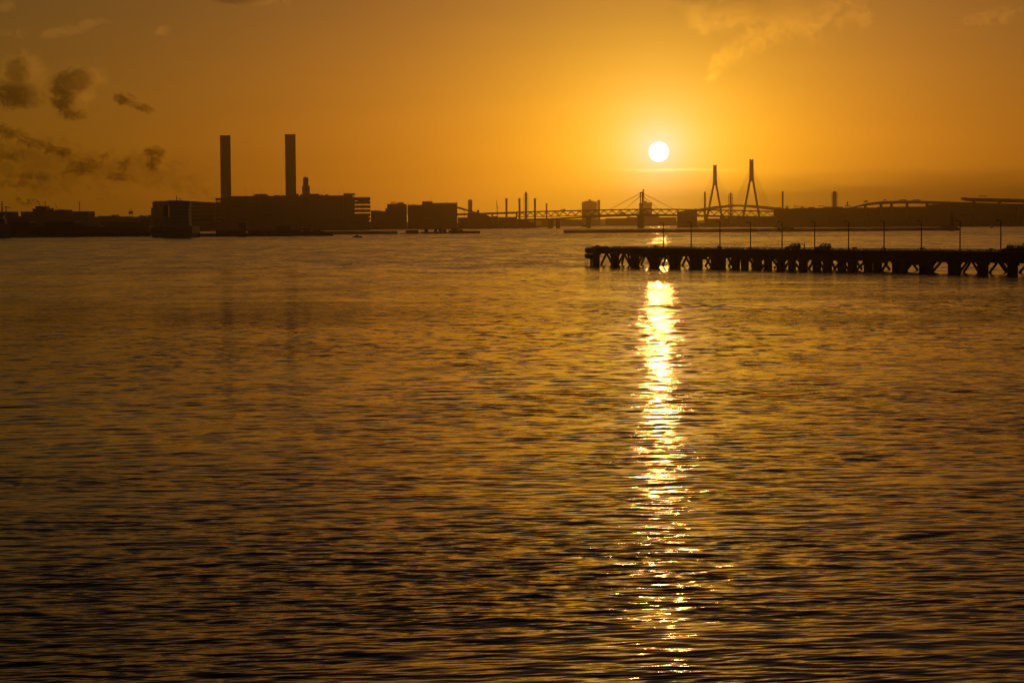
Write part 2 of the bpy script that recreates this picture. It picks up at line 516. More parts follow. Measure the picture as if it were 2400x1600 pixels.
    def build(self, name, material, parent=None, smooth=False, origin=None):
        o0 = Vector(origin) if origin is not None else (Vector(parent['at']) if parent is not None and 'at' in parent else Vector((0,0,0)))
        me = bpy.data.meshes.new(name)
        me.from_pydata([tuple(Vector(p)-o0) for p in self.v], [], self.f)
        bm = bmesh.new(); bm.from_mesh(me); bmesh.ops.recalc_face_normals(bm, faces=bm.faces)
        bm.to_mesh(me); bm.free()
        if smooth:
            me.polygons.foreach_set('use_smooth', [True]*len(me.polygons))
        me.materials.append(material)
        o = bpy.data.objects.new(name, me); COL.objects.link(o)
        if parent is not None: o.parent = parent
        elif origin is not None: o.location = o0
        return o

def tag(o, label=None, cat=None, group=None, kind=None):
    if label: o['label'] = label
    if cat: o['category'] = cat
    if group: o['group'] = group
    if kind: o['kind'] = kind
    return o

AT = {}
def thing(name, label, cat, loc=(0,0,0), rotz=0.0, group=None, local=False):
    """an Empty at the thing's base; parts given in world coordinates are brought into its frame"""
    o = bpy.data.objects.new(name, None); COL.objects.link(o)
    o.empty_display_size = 1.0
    o.location = loc; o.rotation_euler = (0, 0, rotz)
    tag(o, label, cat, group)
    AT[o.name] = (0.0, 0.0, 0.0) if local else tuple(loc)
    return o

def part(mb, name, material, parent, smooth=False, label=None):
    root = parent
    while root.parent is not None: root = root.parent
    o = mb.build(name, material, None, smooth)
    off = Vector(AT.get(root.name, (0,0,0)))
    if off.length:
        o.data.transform(Matrix.Translation(-off))
    o.parent = parent
    if label: o['label'] = label
    return o

def copy_tree(o, parent=None):
    kids = list(o.children)
    c = o.copy(); COL.objects.link(c)
    if parent is not None: c.parent = parent
    for ch in kids: copy_tree(ch, c)
    return c

def X(px, py, D): return at(px, py, D).x
def Z(px, py, D): return at(px, py, D).z
def pbox(mb, x0, x1, ytop, ybot, D, depth, zbot=None):
    """a block whose front stands D metres off and spans photo pixels x0..x1, ytop..ybot"""
    xm = (x0+x1)/2
    z1 = Z(xm, ytop, D); z0 = Z(xm, ybot, D) if zbot is None else zbot
    return mb.box(X(x0, ytop, D), X(x1, ytop, D), D, D+depth, z0, z1)
def ppoly(mb, pts, D, depth):
    return mb.prism([(X(a, b, D), Z(a, b, D)) for a, b in pts], D, D+depth)

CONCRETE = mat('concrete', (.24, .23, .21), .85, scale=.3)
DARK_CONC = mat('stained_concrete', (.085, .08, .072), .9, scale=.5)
STEEL = mat('grey_steel', (.20, .21, .21), .5, scale=.4)
DARK_STEEL = mat('dark_steel', (.06, .06, .062), .5, scale=.4)
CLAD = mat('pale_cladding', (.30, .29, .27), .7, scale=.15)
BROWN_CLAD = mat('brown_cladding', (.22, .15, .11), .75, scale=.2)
RED = mat('red_paint', (.20, .03, .02), .5, scale=.4)
WHITE = mat('white_paint', (.72, .72, .70), .45, scale=.3)
RUBBER = mat('rubber', (.03, .03, .03), .9, scale=2.0)
EARTH = mat('reclaimed_ground', (.16, .14, .11), .95, scale=.05)
ASPHALT = mat('asphalt', (.05, .05, .05), .9, scale=.3)
ROCK = mat('breakwater_stone', (.19, .18, .165), .95, scale=.4)
GLASS = glass_mat()
GROUND = 3.0
# ------------------------------------------------------------------ land
def land(name, front, back=9300.0):
    """front: (photo pixel x, distance) from left to right; the land runs back from there"""
    mb = MB()
    pts = [(X(px, 520, D), D) for px, D in front]
    k0 = pts[0][0]/pts[0][1]; k1 = pts[-1][0]/pts[-1][1]
    pts += [(k1*back, back), (k0*back, back)]
    mb.plan(pts, -3.0, GROUND)
    o = mb.build(name, EARTH); o['kind'] = 'structure'
    return o
land('ground', [(-700, 2275), (352, 2275), (356, 4205), (868, 4215), (876, 4425), (1180, 4430), (1262, 4560), (1268, 6150), (1330, 6220), (1590, 6200), (1594, 4560), (1700, 4330), (1830, 3960), (3100, 3960)], 9600)

# far hills behind the harbour
mb = MB()
r0 = random.Random(4)
tops = []
for i in range(121):
    px = -600 + i*30
    h = 17 + 5*math.sin(i*.31) + 3*math.sin(i*.83 + 1) + 3*r0.random()
    tops.append((X(px, 515, 9000), h))
vs = []
for (x, h) in tops:
    vs += [(x, 8900, 2.0), (x, 9000, h*.92), (x, 9060, h), (x, 9190, h*.7), (x, 9240, 2.0)]
fs = []
for i in range(len(tops)-1):
    for k in range(4):
        a = i*5+k
        fs.append((a, a+5, a+6, a+1))
mb.add(vs, fs)
o = mb.build('hills', mat('wooded_hill', (.06, .07, .04), .95, scale=.02), smooth=True); o['kind'] = 'structure'

# ------------------------------------------------------------------ breakwaters
def breakwater(name, label, x0, x1, D, zt, segs):
    root = thing(name, label, 'breakwater', (X((x0+x1)/2, 540, D), D, 0))
    r = random.Random(int(x0))
    xs = [X(x0 + (x1-x0)*i/segs, 540, D) for i in range(segs+1)]
    for i in range(segs):
        dz = r.uniform(-.12, .12)
        part(MB().box(xs[i]+.06, xs[i+1]-.06, D, D+11, -3, zt+dz), 'caisson', ROCK, root)
    part(MB().box(xs[0]+.5, xs[-1]-.5, D+8.2, D+9.4, zt+.14, zt+1.0), 'parapet_wall', CONCRETE, root)
    return root
breakwater('breakwater', 'long low breakwater running right to the lighthouse', 1321, 2250, 2400, 2.6, 46)
breakwater('breakwater', 'low breakwater behind the small motorboat at left', 668, 931, 2440, 2.5, 13)
# lighthouse
D = 2401.0
lx = X(2232.5, 520, D)
root = thing('lighthouse', 'red tapering lighthouse on the breakwater end at right', 'lighthouse', (lx, D+5, 2.75))
part(MB().box(X(2206, 530, D), X(2244, 530, D), D+.5, D+7.9, 2.76, 4.5), 'plinth', CONCRETE, root)
part(MB().lathe((lx, D+4, 4.5), [(3.3, 0), (3.2, .6), (2.7, 3), (2.2, 6.5), (1.75, 10), (1.55, 12.2)], 16), 'tower', RED, root, True)
part(MB().lathe((lx, D+4, 16.7), [(1.55, 0), (2.2, .25), (2.2, .55), (1.4, .56)], 16), 'gallery', RED, root)
part(MB().lathe((lx, D+4, 17.26), [(.95, 0), (.95, 1.6)], 10), 'lantern', GLASS, root)
part(MB().lathe((lx, D+4, 18.86), [(1.2, 0), (1.1, .3), (.35, 1.0), (.08, 1.2), (.06, 2.0)], 12), 'lantern_roof', RED, root)

# caissons and blocks moored left of centre
D = 2445.0
root = thing('barge', 'flat barge carrying concrete blocks in front of the coal shed', 'barge', (X(1032, 545, D), D, 0))
part(MB().prism([(X(936, 545, D), .9), (X(941, 545, D), -1.2), (X(1060, 545, D), -1.2), (X(1060, 545, D), 1.2)], D, D+14), 'hull', DARK_STEEL, root)
for (a, b, y) in ((950.5, 980, 539.6), (994.5, 1003, 537.2), (1017, 1024.5, 537.4), (1027.5, 1036, 537.0), (1037, 1045.5, 537.4), (1051, 1057, 540), (1057.4, 1073, 536.4), (1074, 1084, 537.6)):
    part(MB().box(X(a, 540, D), X(b, 540, D), D+2, D+9, 1.05, Z((a+b)/2, y, D)), 'block', DARK_CONC, root)
part(MB().box(X(1060.3, 540, D), X(1125, 540, D), D, D+14, -1.2, Z(1100, 541.2, D)), 'caisson', DARK_CONC, root)
part(MB().box(X(985, 540, D), X(1048, 540, D), D+9.2, D+10, 1.1, 2.0), 'bulwark', DARK_STEEL, root)

# barges lying in front of the long breakwater
def moored_barge(label, x0, x1, ytop, bumps, D):
    root = thing('barge', label, 'barge', (X((x0+x1)/2, 540, D), D, 0), group='barges moored at the long breakwater')
    zt = Z((x0+x1)/2, ytop, D)
    part(MB().prism([(X(x0, 540, D), zt-.9), (X(x0+5, 540, D), -1), (X(x1-4, 540, D), -1), (X(x1, 540, D), zt-.9), (X(x1-1.5, 540, D), zt-.6), (X(x0+2, 540, D), zt-.6)], D, D+11), 'hull', BROWN_CLAD, root)
    for (a, b, y) in bumps:
        part(MB().prism([(X(a, 540, D), zt-.58), (X(b, 540, D), zt-.58), (X(b-1.2, 540, D), Z(a, y, D)), (X(a+1.2, 540, D), Z(a, y, D))], D+2, D+9), 'cargo', DARK_CONC, root)
    return root
moored_barge('low brown barge behind the third lamp post from the left', 1727, 1780, 538.6, ((1733, 1775, 535.8),), 2380)
moored_barge('humped brown barge behind the fifth lamp post from the left', 1814, 1870, 538.2, ((1822, 1830, 534), (1833, 1862, 533.6)), 2376)
# ------------------------------------------------------------------ left shore: quay, ships, sheds
def building(name, label, blocks, D, depth, material, cat='building', parapet=True, group=None, ground=GROUND, units=()):
    """blocks: (x0, x1, ytop) in photo pixels; each becomes a wall with a roof edge"""
    xm = (blocks[0][0] + blocks[-1][1])/2
    root = thing(name, label, cat, (X(xm, 520, D), D, ground), group=group)
    for i, (a, b, y) in enumerate(blocks):
        zt = Z((a+b)/2, y, D); d0 = D + 1.3*(i % 2)
        if parapet:
            part(MB().box(X(a, y, D), X(b, y, D), d0, d0+depth, ground, zt-.9), 'wall', material, root)
            part(MB().box(X(a, y, D)-.25, X(b, y, D)+.25, d0-.25, d0+depth, zt-.9, zt), 'roof', STEEL, root)
        else:
            part(MB().box(X(a, y, D), X(b, y, D), d0, d0+depth, ground, zt), 'wall', material, root)
    for (a, b, y0, y1) in units:
        part(MB().box(X(a, y0, D), X(b, y0, D), D+5, D+12, Z(a, y1, D)-1.0, Z(a, y0, D)), 'roof_unit', STEEL, root)
    return root

D = 2262.0
root = thing('quay', 'dark stone quay wall along the left shore', 'quay', (X(60, 550, D), D, 0))
for i in range(22):
    a, b = -420 + i*35, -420 + (i+1)*35
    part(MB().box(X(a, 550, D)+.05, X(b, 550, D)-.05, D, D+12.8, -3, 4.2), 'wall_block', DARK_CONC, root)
for i in range(10):
    xx = X(120 + i*24, 550, D)
    part(MB().box(xx-.5, xx+.5, D-.6, D-.02, 0.2, 3.6), 'fender', RUBBER, root)

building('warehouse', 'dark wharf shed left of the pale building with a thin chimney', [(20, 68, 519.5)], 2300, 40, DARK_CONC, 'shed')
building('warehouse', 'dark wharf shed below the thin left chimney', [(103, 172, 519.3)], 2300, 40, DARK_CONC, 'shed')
building('shed', 'low dark shed between the two left wharf sheds', [(68.6, 102.4, 530)], 2310, 30, DARK_STEEL, 'shed')
building('shed', 'long low wharf shed left of the moored grey ship', [(172.6, 232, 529), (232.5, 300, 531), (300.5, 348, 529.5)], 2312, 30, BROWN_CLAD, 'shed')
building('shed', 'low shed beside the control tower', [(236, 276, 518), (276.3, 330, 519.5), (330.3, 352, 515)], 3000, 30, BROWN_CLAD, 'shed')

# pale building with roof plant and chimney behind the wharf
D = 3400.0
root = building('factory', 'pale stepped factory with rooftop plant at far left', [(49, 76, 496), (76, 83, 489), (83, 97, 483), (97, 107, 488), (107, 128, 494.5), (128, 151, 491.2), (151, 205, 495.3)], D, 60, CLAD, 'factory')
for (px, y0, y1, r) in ((184, 472, 496, .55), (121, 486, 495, .6), (104, 473, 489, .4), (138, 487, 492, .3), (60.5, 494, 497, .6), (162, 493.5, 496, .8)):
    part(MB().tube((X(px, y0, D), D+8, Z(px, y1, D)-1), (X(px, y0, D), D+8, Z(px, y0, D)), r, 8), 'flue', STEEL, root)
for y in (473, 478.5, 484):
    part(pbox(MB(), 101.5, 106.5, y, y+.7, D+7, 3), 'flue_platform', STEEL, root)
part(MB().bar((X(127.5, 480, D), D+8, Z(127.5, 480, D)), (X(131, 487.5, D), D+8, Z(131, 487.5, D)-1.4), .5, .5), 'jib', STEEL, root)
building('factory', 'flat roofed factory block at the left edge below a jib crane', [(-60, 26, 496.3), (26, 49, 507)], 3380, 50, BROWN_CLAD, 'factory')
# jib crane on it
D = 3382.0
root = thing('jib_crane', 'small jib crane on the leftmost factory roof', 'crane', (X(12, 496, D), D+6, Z(12, 496.3, D)))
part(MB().bar((X(12, 490, D), D+6, Z(12, 496.3, D)), (X(12.4, 484, D), D+6, Z(12.4, 484, D)), 1.2, 1.2), 'mast', DARK_STEEL, root)
part(MB().bar((X(7.5, 484.5, D), D+6, Z(7.5, 484.5, D)), (X(22, 487, D), D+6, Z(22, 487, D)), .8, .8), 'boom', DARK_STEEL, root)
part(MB().box(X(19.5, 485.5, D), X(22.5, 485.5, D), D+5.2, D+6.8, Z(21, 487.7, D), Z(21, 486.2, D)), 'counterweight', DARK_STEEL, root)
part(MB().bar((X(7.5, 484.5, D), D+6, Z(7.5, 484.7, D)), (X(5, 494, D), D+6, Z(5, 494, D)), .25, .25), 'cable', DARK_STEEL, root)

# background roofs between the factory and the big warehouse
D = 4700.0
building('industrial_shed', 'faint far roofs left of the control tower', [(205, 229, 508), (229, 262, 506), (262, 268, 503.5), (268, 300, 507.3)], D, 60, BROWN_CLAD, 'shed')
building('industrial_shed', 'faint far roofs right of the control tower', [(300, 326, 508), (326, 332, 505), (332, 345, 507.5), (345, 372, 504)], D, 60, BROWN_CLAD, 'shed')
# control tower
D = 3300.0
cx = X(306.5, 500, D)
root = thing('signal_tower', 'small tower with a pale panel beside the big warehouse', 'tower', (cx, D, GROUND))
for sx in (-1, 1):
    for sy in (-1, 1):
        part(MB().bar((cx+sx*1.9, D+2+sy*1.7, GROUND), (cx+sx*1.9, D+2+sy*1.7, Z(306, 501, D)), .35, .35), 'leg', STEEL, root)
part(MB().box(cx-2.0, cx+2.7, D-.2, D+4.2, Z(306, 501, D), Z(306, 496, D)), 'cabin', DARK_STEEL, root)
part(MB().obox((cx-2.6, D-.1, Z(306, 498, D)), (1.1, .5, 3.2), R(-25)), 'panel', WHITE, root)  # small plain white panel, the pale spot left of the cabin
for dx_, y in ((-1.6, 489.5), (-.4, 488.2), (.6, 489), (1.8, 490)):
    part(MB().tube((cx+dx_, D+2, Z(306, 496, D)), (cx+dx_*1.2, D+2, Z(306, y, D)), .13, 6), 'aerial', STEEL, root)
part(MB().box(cx-2.2, cx+2.2, D+1.6, D+2.4, Z(306, 493.2, D), Z(306, 492.4, D)), 'aerial_rack', STEEL, root)

# ------------------------------------------------------------------ ships
HULL = mat('grey_hull_paint', (.30, .31, .31), .5, scale=.2)
SHIP_GREY = mat('ship_grey', (.62, .63, .60), .55, scale=.3)
D = 2080.0
root = thing('cargo_ship', 'big grey ship moored in front of the left warehouse wing', 'ship', (X(400, 555, D), D, 0))
zt = Z(400, 531, D)
xl, xr = X(352, 540, D), X(451, 540, D)
hp = [(xl+3.5, -2.5), (xr-3.0, -2.5), (xr-.5, 3.5), (xr, zt-.6), (xr-1.2, zt+.3), (xl+8, zt), (xl+1.5, zt-1.4), (xl, 4)]
part(MB().prism(hp, D, D+52), 'hull', HULL, root)
part(MB().box(xl+.6, xr-.6, D-.35, D-.02, 5.0, 5.5), 'rubbing_strake', RUBBER, root)
lev = [(393, 441, 521), (394, 440, 511.5), (395, 439.5, 503), (394.5, 439, 495), (394, 438.5, 486.5), (393, 440, 478)]
zprev = zt+.3
for i, (a, b, y) in enumerate(lev):
    z1 = Z(415, y, D)
    part(MB().box(X(a, y, D), X(b, y, D), D+6+.8*i, D+24, zprev, z1-.25), 'deckhouse', SHIP_GREY, root)
    part(MB().box(X(a-1.2, y, D), X(b+1.2, y, D), D+5.2+.8*i, D+24.5, z1-.25, z1), 'deck_edge', STEEL, root)
    zprev = z1
br = part(MB().box(X(391, 474, D), X(441.5, 474, D), D+9.5, D+18, zprev, Z(415, 471, D)), 'bridge', SHIP_GREY, root)
for k in range(9):
    a = 394 + k*5
    part(MB().box(X(a, 474, D), X(a+3.6, 474, D), D+9.3, D+9.49, zprev+.9, zprev+2.1), 'window', GLASS, br)
part(MB().box(X(393, 470, D), X(424, 470, D), D+10.2, D+17, Z(415, 471, D), Z(415, 469.6, D)), 'monkey_island', STEEL, root)
mz = Z(415, 469.6, D)
part(MB().tube((X(409.2, 465, D), D+13, mz), (X(409.2, 465, D), D+13, Z(409, 457.6, D)), .42, 8, .12), 'mast', DARK_STEEL, root)
part(MB().box(X(407.6, 462, D), X(410.8, 462, D), D+12.6, D+13.4, Z(409, 463.4, D), Z(409, 461.6, D)), 'mast_platform', DARK_STEEL, root)
rd = part(MB().tube((X(417.3, 465, D), D+13, mz), (X(417.3, 465, D), D+13, Z(417, 466.6, D)), .3, 6), 'radar', DARK_STEEL, root)
part(MB().box(X(413.3, 465, D), X(421.8, 465, D), D+12.7, D+13.3, Z(417, 466.6, D), Z(417, 465.6, D)), 'radar_bar', DARK_STEEL, rd)
part(MB().box(X(375.5, 500, D), X(392.3, 500, D), D+10, D+22, zt-.02, Z(384, 507, D)), 'engine_casing', SHIP_GREY, root)
fn = part(MB().prism([(X(377, 507, D), Z(384, 507, D)), (X(390, 507, D), Z(384, 507, D)), (X(389, 482, D), Z(384, 481.5, D)), (X(379, 482, D), Z(384, 483.5, D))], D+12, D+20), 'funnel', RED, root)
part(MB().box(X(380, 482, D), X(388, 482, D), D+13, D+19, Z(384, 482.2, D), Z(384, 480.2, D)), 'funnel_top', DARK_STEEL, fn)
for a in (362, 371):
    part(MB().bar((X(a, 520, D), D+14, zt-.5), (X(a, 512, D), D+14, Z(a, 512, D)), .9, .9), 'derrick_post', DARK_STEEL, root)
part(MB().bar((X(371, 512, D), D+14, Z(371, 512.8, D)), (X(355, 520, D), D+14, Z(355, 521, D)), .5, .5), 'derrick_boom', DARK_STEEL, root)
part(MB().box(X(361.5, 512, D), X(371.5, 512, D), D+13.4, D+14.6, Z(366, 513.4, D), Z(366, 512.2, D)), 'derrick_beam', DARK_STEEL, root)

# ship cut by the left edge
D = 2205.0
root = thing('cargo_ship', 'pale ship cut off by the left edge of the view', 'ship', (X(-60, 555, D), D, 0))
part(MB().plan([(X(-320, 550, D), D), (X(-20, 550, D), D), (X(10, 550, D), D+4), (X(21, 550, D), D+9), (X(8, 550, D), D+14), (X(-20, 550, D), D+18), (X(-320, 550, D), D+18)], -2, Z(0, 530, D)), 'hull', mat('pale_hull', (.36, .38, .37), .5), root)
part(MB().plan([(X(-40, 550, D), D+.5), (X(-16, 550, D), D+.6), (X(14, 550, D), D+5), (X(24, 550, D), D+9), (X(12, 550, D), D+13), (X(-16, 550, D), D+17.4), (X(-40, 550, D), D+17.5)], Z(0, 530, D), Z(0, 526, D)), 'forecastle', mat('pale_hull', (.36, .38, .37)), root)
part(MB().box(X(-40, 520, D), X(9, 520, D), D+4, D+14, Z(0, 526, D), Z(0, 514, D)), 'deckhouse', STEEL, root)
part(MB().box(X(-40, 520, D), X(5, 520, D), D+5, D+13, Z(0, 514, D), Z(0, 505, D)), 'wheelhouse', WHITE, root)
part(MB().tube((X(0.3, 490, D), D+8, Z(0, 505, D)), (X(0.3, 472, D), D+8, Z(0, 472, D)), .75, 8, .5), 'mast', DARK_STEEL, root)
part(MB().bar((X(15, 512, D), D+9, Z(15, 526, D)), (X(15.5, 511, D), D+9, Z(15, 512, D)), .3, .3), 'bow_mast', DARK_STEEL, root)

D = 2215.0
root = thing('work_boat', 'low grey work boat lying against the left quay', 'boat', (X(60, 555, D), D, 0))
part(MB().plan([(X(27, 550, D), D+2), (X(32, 550, D), D), (X(88, 550, D), D), (X(97, 550, D), D+3), (X(88, 550, D), D+6), (X(32, 550, D), D+6)], -1, Z(60, 549, D)), 'hull', HULL, root)
part(MB().box(X(38, 548, D), X(62, 548, D), D+1, D+5, Z(60, 549, D), Z(60, 543, D)), 'cabin', CLAD, root)
part(MB().box(X(36, 548, D), X(64, 548, D), D+.7, D+5.3, Z(60, 543, D), Z(60, 542.2, D)), 'cabin_roof', STEEL, root)
part(MB().tube((X(56, 548, D), D+3, Z(56, 542.2, D)), (X(56, 548, D), D+3, Z(56, 536, D)), .12, 6), 'mast', DARK_STEEL, root)

# ------------------------------------------------------------------ jetty and what stands on it
D = 2150.0
root = thing('jetty', 'low dark jetty running right from the grey ship', 'jetty', (X(610, 550, D), D, 0))
JT = Z(610, 546.5, D)
for i in range(17):
    a, b = 441 + i*20, 461 + i*20
    if i == 16: b = 779.5
    part(MB().box(X(a, 548, D)+.04, X(b, 548, D)-.04, D, D+12, -2.5, JT), 'deck_block', DARK_CONC, root)
for i in range(16):
    xx = X(452 + i*20, 548, D)
    part(MB().box(xx-.4, xx+.4, D-.5, D-.02, .3, JT-.4), 'fender', RUBBER, root)

def container_mesh(mb, L=12.2, W=2.44, H=2.6):
    n = 36; pts = []
    for i in range(n+1):
        x = -L/2+.15 + (L-.3)*i/n
        pts.append((x, -W/2+.05+(.06 if i % 2 else 0)))
    for i in range(n, -1, -1):
        x = -L/2+.15 + (L-.3)*i/n
        pts.append((x, W/2-.05-(.06 if i % 2 else 0)))
    mb.plan(pts, .16, H-.1)
    return mb
def container_frame(mb, L=12.2, W=2.44, H=2.6):
    for sx in (-1, 1):
        for sy in (-1, 1):
            mb.obox((sx*(L/2-.075), sy*(W/2-.075), H/2), (.15, .15, H))
        mb.obox((sx*(L/2-.07), 0, H-.06), (.13, W-.31, .12)); mb.obox((sx*(L/2-.07), 0, .08), (.13, W-.31, .16))
    for sy in (-1, 1):
        mb.obox((0, sy*(W/2-.06), H-.05), (L-.31, .1, .1)); mb.obox((0, sy*(W/2-.06), .08), (L-.31, .1, .15))
    return mb
CMATS = [RED, BROWN_CLAD, STEEL, DARK_STEEL]
cproto = None
cspots = [(520, 0, 'left end of the jetty row, next to the ship', 1), (546, 0, 'just left of the pale hut', 0), (594, 0, 'just right of the pale hut', 3), (623, 0, 'left of the jetty crane', 2), (650, 4, 'behind the jetty crane', 1), (452, 1, 'half hidden by the ship stern', 2), (533, 5, 'second row, left of the pale hut', 3), (608, 5.5, 'second row, right of the pale hut', 1), (690, 1, 'last one, right of the jetty crane', 0)]
for i, (px, dy_, where, mi) in enumerate(cspots):
    lbl = 'ribbed shipping container on the jetty, ' + where
    loc = (X(px, 545, D), D+4+dy_, JT)
    if cproto is None:
        cproto = thing('shipping_container', lbl, 'container', loc, 0, 'containers on the jetty', local=True)
        part(container_mesh(MB()), 'body', CMATS[mi], cproto); part(container_frame(MB()), 'frame', CMATS[mi], cproto)
        c = cproto
    else:
        c = copy_tree(cproto); c.location = loc; c['label'] = lbl
        for ch in c.children:
            ch.data = ch.data.copy(); ch.data.materials[0] = CMATS[mi]
hut = thing('hut', 'small pale hut standing on the jetty', 'hut', (X(566.5, 540, D), D+3, JT))
part(MB().box(X(558, 540, D), X(575, 540, D), D+3, D+9, JT, Z(566, 525, D)), 'wall', CLAD, hut)
part(MB().prism([(X(556.5, 525, D), Z(566, 525, D)), (X(576.5, 525, D), Z(566, 525, D)), (X(576.5, 524, D), Z(566, 523.8, D)), (X(556.5, 522, D), Z(566, 522.2, D))], D+2.5, D+9.5), 'roof', STEEL, hut)
part(MB().box(X(563, 540, D), X(567, 540, D), D+2.9, D+2.99, JT, JT+2.2), 'door', DARK_STEEL, hut)
# dark crawler crane and work boats at the right of the jetty
cr = thing('crawler_crane', 'dark crawler crane lowered on the jetty right of centre', 'crane', (X(664, 540, D), D+5, JT))
for yy in (D+3.2, D+6.6):
    part(MB().prism([(X(650, 545, D), JT+.25), (X(652, 545, D), JT), (X(676, 545, D), JT), (X(678, 545, D), JT+.25), (X(678, 545, D), JT+.9), (X(676, 545, D), JT+1.2), (X(652, 545, D), JT+1.2), (X(650, 545, D), JT+.9)], yy-.4, yy+.4), 'track', RUBBER, cr)
part(MB().box(X(649, 540, D), X(681, 540, D), D+3.2, D+6.8, JT+1.22, Z(665, 531.5, D)), 'house', BROWN_CLAD, cr)
part(MB().box(X(646, 540, D), X(648.8, 540, D), D+3.2, D+4.6, JT+1.4, Z(665, 534, D)), 'cab', GLASS, cr)
part(MB().bar((X(648, 533, D), D+5.4, Z(648, 535, D)), (X(640, 521, D), D+5.4, Z(640, 521, D)), .5, .5), 'boom', DARK_STEEL, cr)
wb = thing('work_boat', 'dark work boat with two cabins lying past the jetty crane', 'boat', (X(733, 545, D), D+16, 0))
Dw = D+16
part(MB().plan([(X(706, 545, Dw), Dw+2.5), (X(712, 545, Dw), Dw), (X(752, 545, Dw), Dw), (X(759, 545, Dw), Dw+2.5), (X(752, 545, Dw), Dw+5), (X(712, 545, Dw), Dw+5)], -1, Z(733, 541.5, Dw)), 'hull', DARK_STEEL, wb)
part(MB().box(X(711, 540, Dw), X(727, 540, Dw), Dw+1, Dw+4, Z(733, 541.5, Dw), Z(719, 535.5, Dw)), 'cabin', BROWN_CLAD, wb)
part(MB().box(X(733, 540, Dw), X(752, 540, Dw), Dw+1, Dw+4, Z(733, 541.5, Dw), Z(742, 537.5, Dw)), 'cabin', BROWN_CLAD, wb)
part(MB().tube((X(714, 540, Dw), Dw+2.5, Z(719, 535.5, Dw)), (X(714, 540, Dw), Dw+2.5, Z(719, 529.5, Dw)), .12, 6), 'mast', DARK_STEEL, wb)

# ------------------------------------------------------------------ the big warehouse
D = 4230.0
root = thing('warehouse', 'huge dark warehouse with ramp towers below the twin chimneys', 'warehouse', (X(600, 520, D), D, GROUND))
zr = Z(683, 458.8, D)
part(MB().box(X(540.5, 460, D), X(805, 460, D), D, D+130, GROUND, zr-1.2), 'main_wall', CLAD, root)
part(MB().box(X(540.3, 460, D), X(805.2, 460, D), D-.4, D+130, zr-1.2, zr), 'roof', STEEL, root)
for a in (590, 600, 612, 640, 700, 712, 724, 770):
    pass
part(MB().box(X(587, 460, D), X(606, 460, D), D-2.6, D-.41, GROUND, zr-2.5), 'stair_bay', BROWN_CLAD, root)
part(MB().box(X(710, 460, D), X(729, 460, D), D-2.6, D-.41, GROUND, zr-2.5), 'stair_bay', BROWN_CLAD, root)
for (a, b, y) in ((594, 626, 455.6), (598, 621, 454.4), (661, 666, 457.2), (642, 655, 457.6), (691, 698, 453.8), (703, 708, 455.2), (725, 747, 454.2), (749, 757, 456.6), (762, 768, 455.4)):
    part(MB().box(X(a, y, D), X(b, y, D), D+4 + (6 if a in (598,) else 0), D+16 - (2 if a in (598,) else 0), zr, Z(a, y, D)), 'roof_unit', STEEL, root)
for (px, y0, y1) in ((575, 440, 458), (592.5, 442, 456), (611.6, 440, 454.5), (643.5, 441, 457.5), (658, 443, 457), (747.5, 439, 455), (759, 439, 457), (795, 443, 458), (804, 436, 453), (813, 447.5, 453)):
    part(MB().tube((X(px, y0, D), D+3, zr-.1), (X(px, y0, D), D+3, Z(px, y0, D)), .22, 5, .1), 'antenna', DARK_STEEL, root)
# right end: stair tower and open ramp
zt = Z(817, 453, D)
part(MB().box(X(805.4, 460, D), X(821, 460, D), D+1, D+60, GROUND, zt), 'end_tower', CLAD, root)
part(MB().box(X(821.1, 460, D), X(829.3, 460, D), D+6, D+40, Z(825, 457.5, D), zt-.02), 'tower_canopy', STEEL, root)
part(MB().box(X(828.2, 460, D), X(829.2, 460, D), D+6, D+9, GROUND, Z(825, 457.5, D)), 'column', STEEL, root)
part(MB().box(X(821.2, 460, D), X(828, 460, D), D+8, D+40, GROUND, Z(825, 461, D)), 'ramp_core', CLAD, root)
cx0, cx1 = X(829.4, 470, D), X(866.5, 470, D)
for k in range(8):
    yt = 462 + 9.6*k
    zt_, zb_ = Z(848, yt, D), Z(848, yt + (6.4 if k else 8.0), D)
    mbk = MB()
    pts = []
    for i in range(13):
        t = -math.pi/2 + math.pi*i/12
        pts.append((cx1 - 9 + 9*math.cos(t), D+18 + 12*math.sin(t)))
    mbk.plan([(cx0, D+6)] + pts + [(cx0, D+30)], zb_, zt_)
    part(mbk, 'ramp_floor', CONCRETE, root)
    if k < 7:
        zc0 = Z(848, 462 + 9.6*(k+1), D)
        for px in (836.5, 844, 848.5, 851, 856, 859.5, 864.4):
            part(MB().box(X(px, 470, D)-.35, X(px, 470, D)+.35, D+8, D+9, zc0, zb_), 'column', CONCRETE, root)
        if k in (0,):
            part(MB().box(X(838, 470, D), X(866, 470, D)-2, D+14, D+20, zc0, zb_), 'ramp_wall', CONCRETE, root)
        if k > 3:
            part(MB().box(X(830, 470, D), X(866, 470, D)-3, D+14, D+20, zc0, zb_), 'ramp_wall', CONCRETE, root)
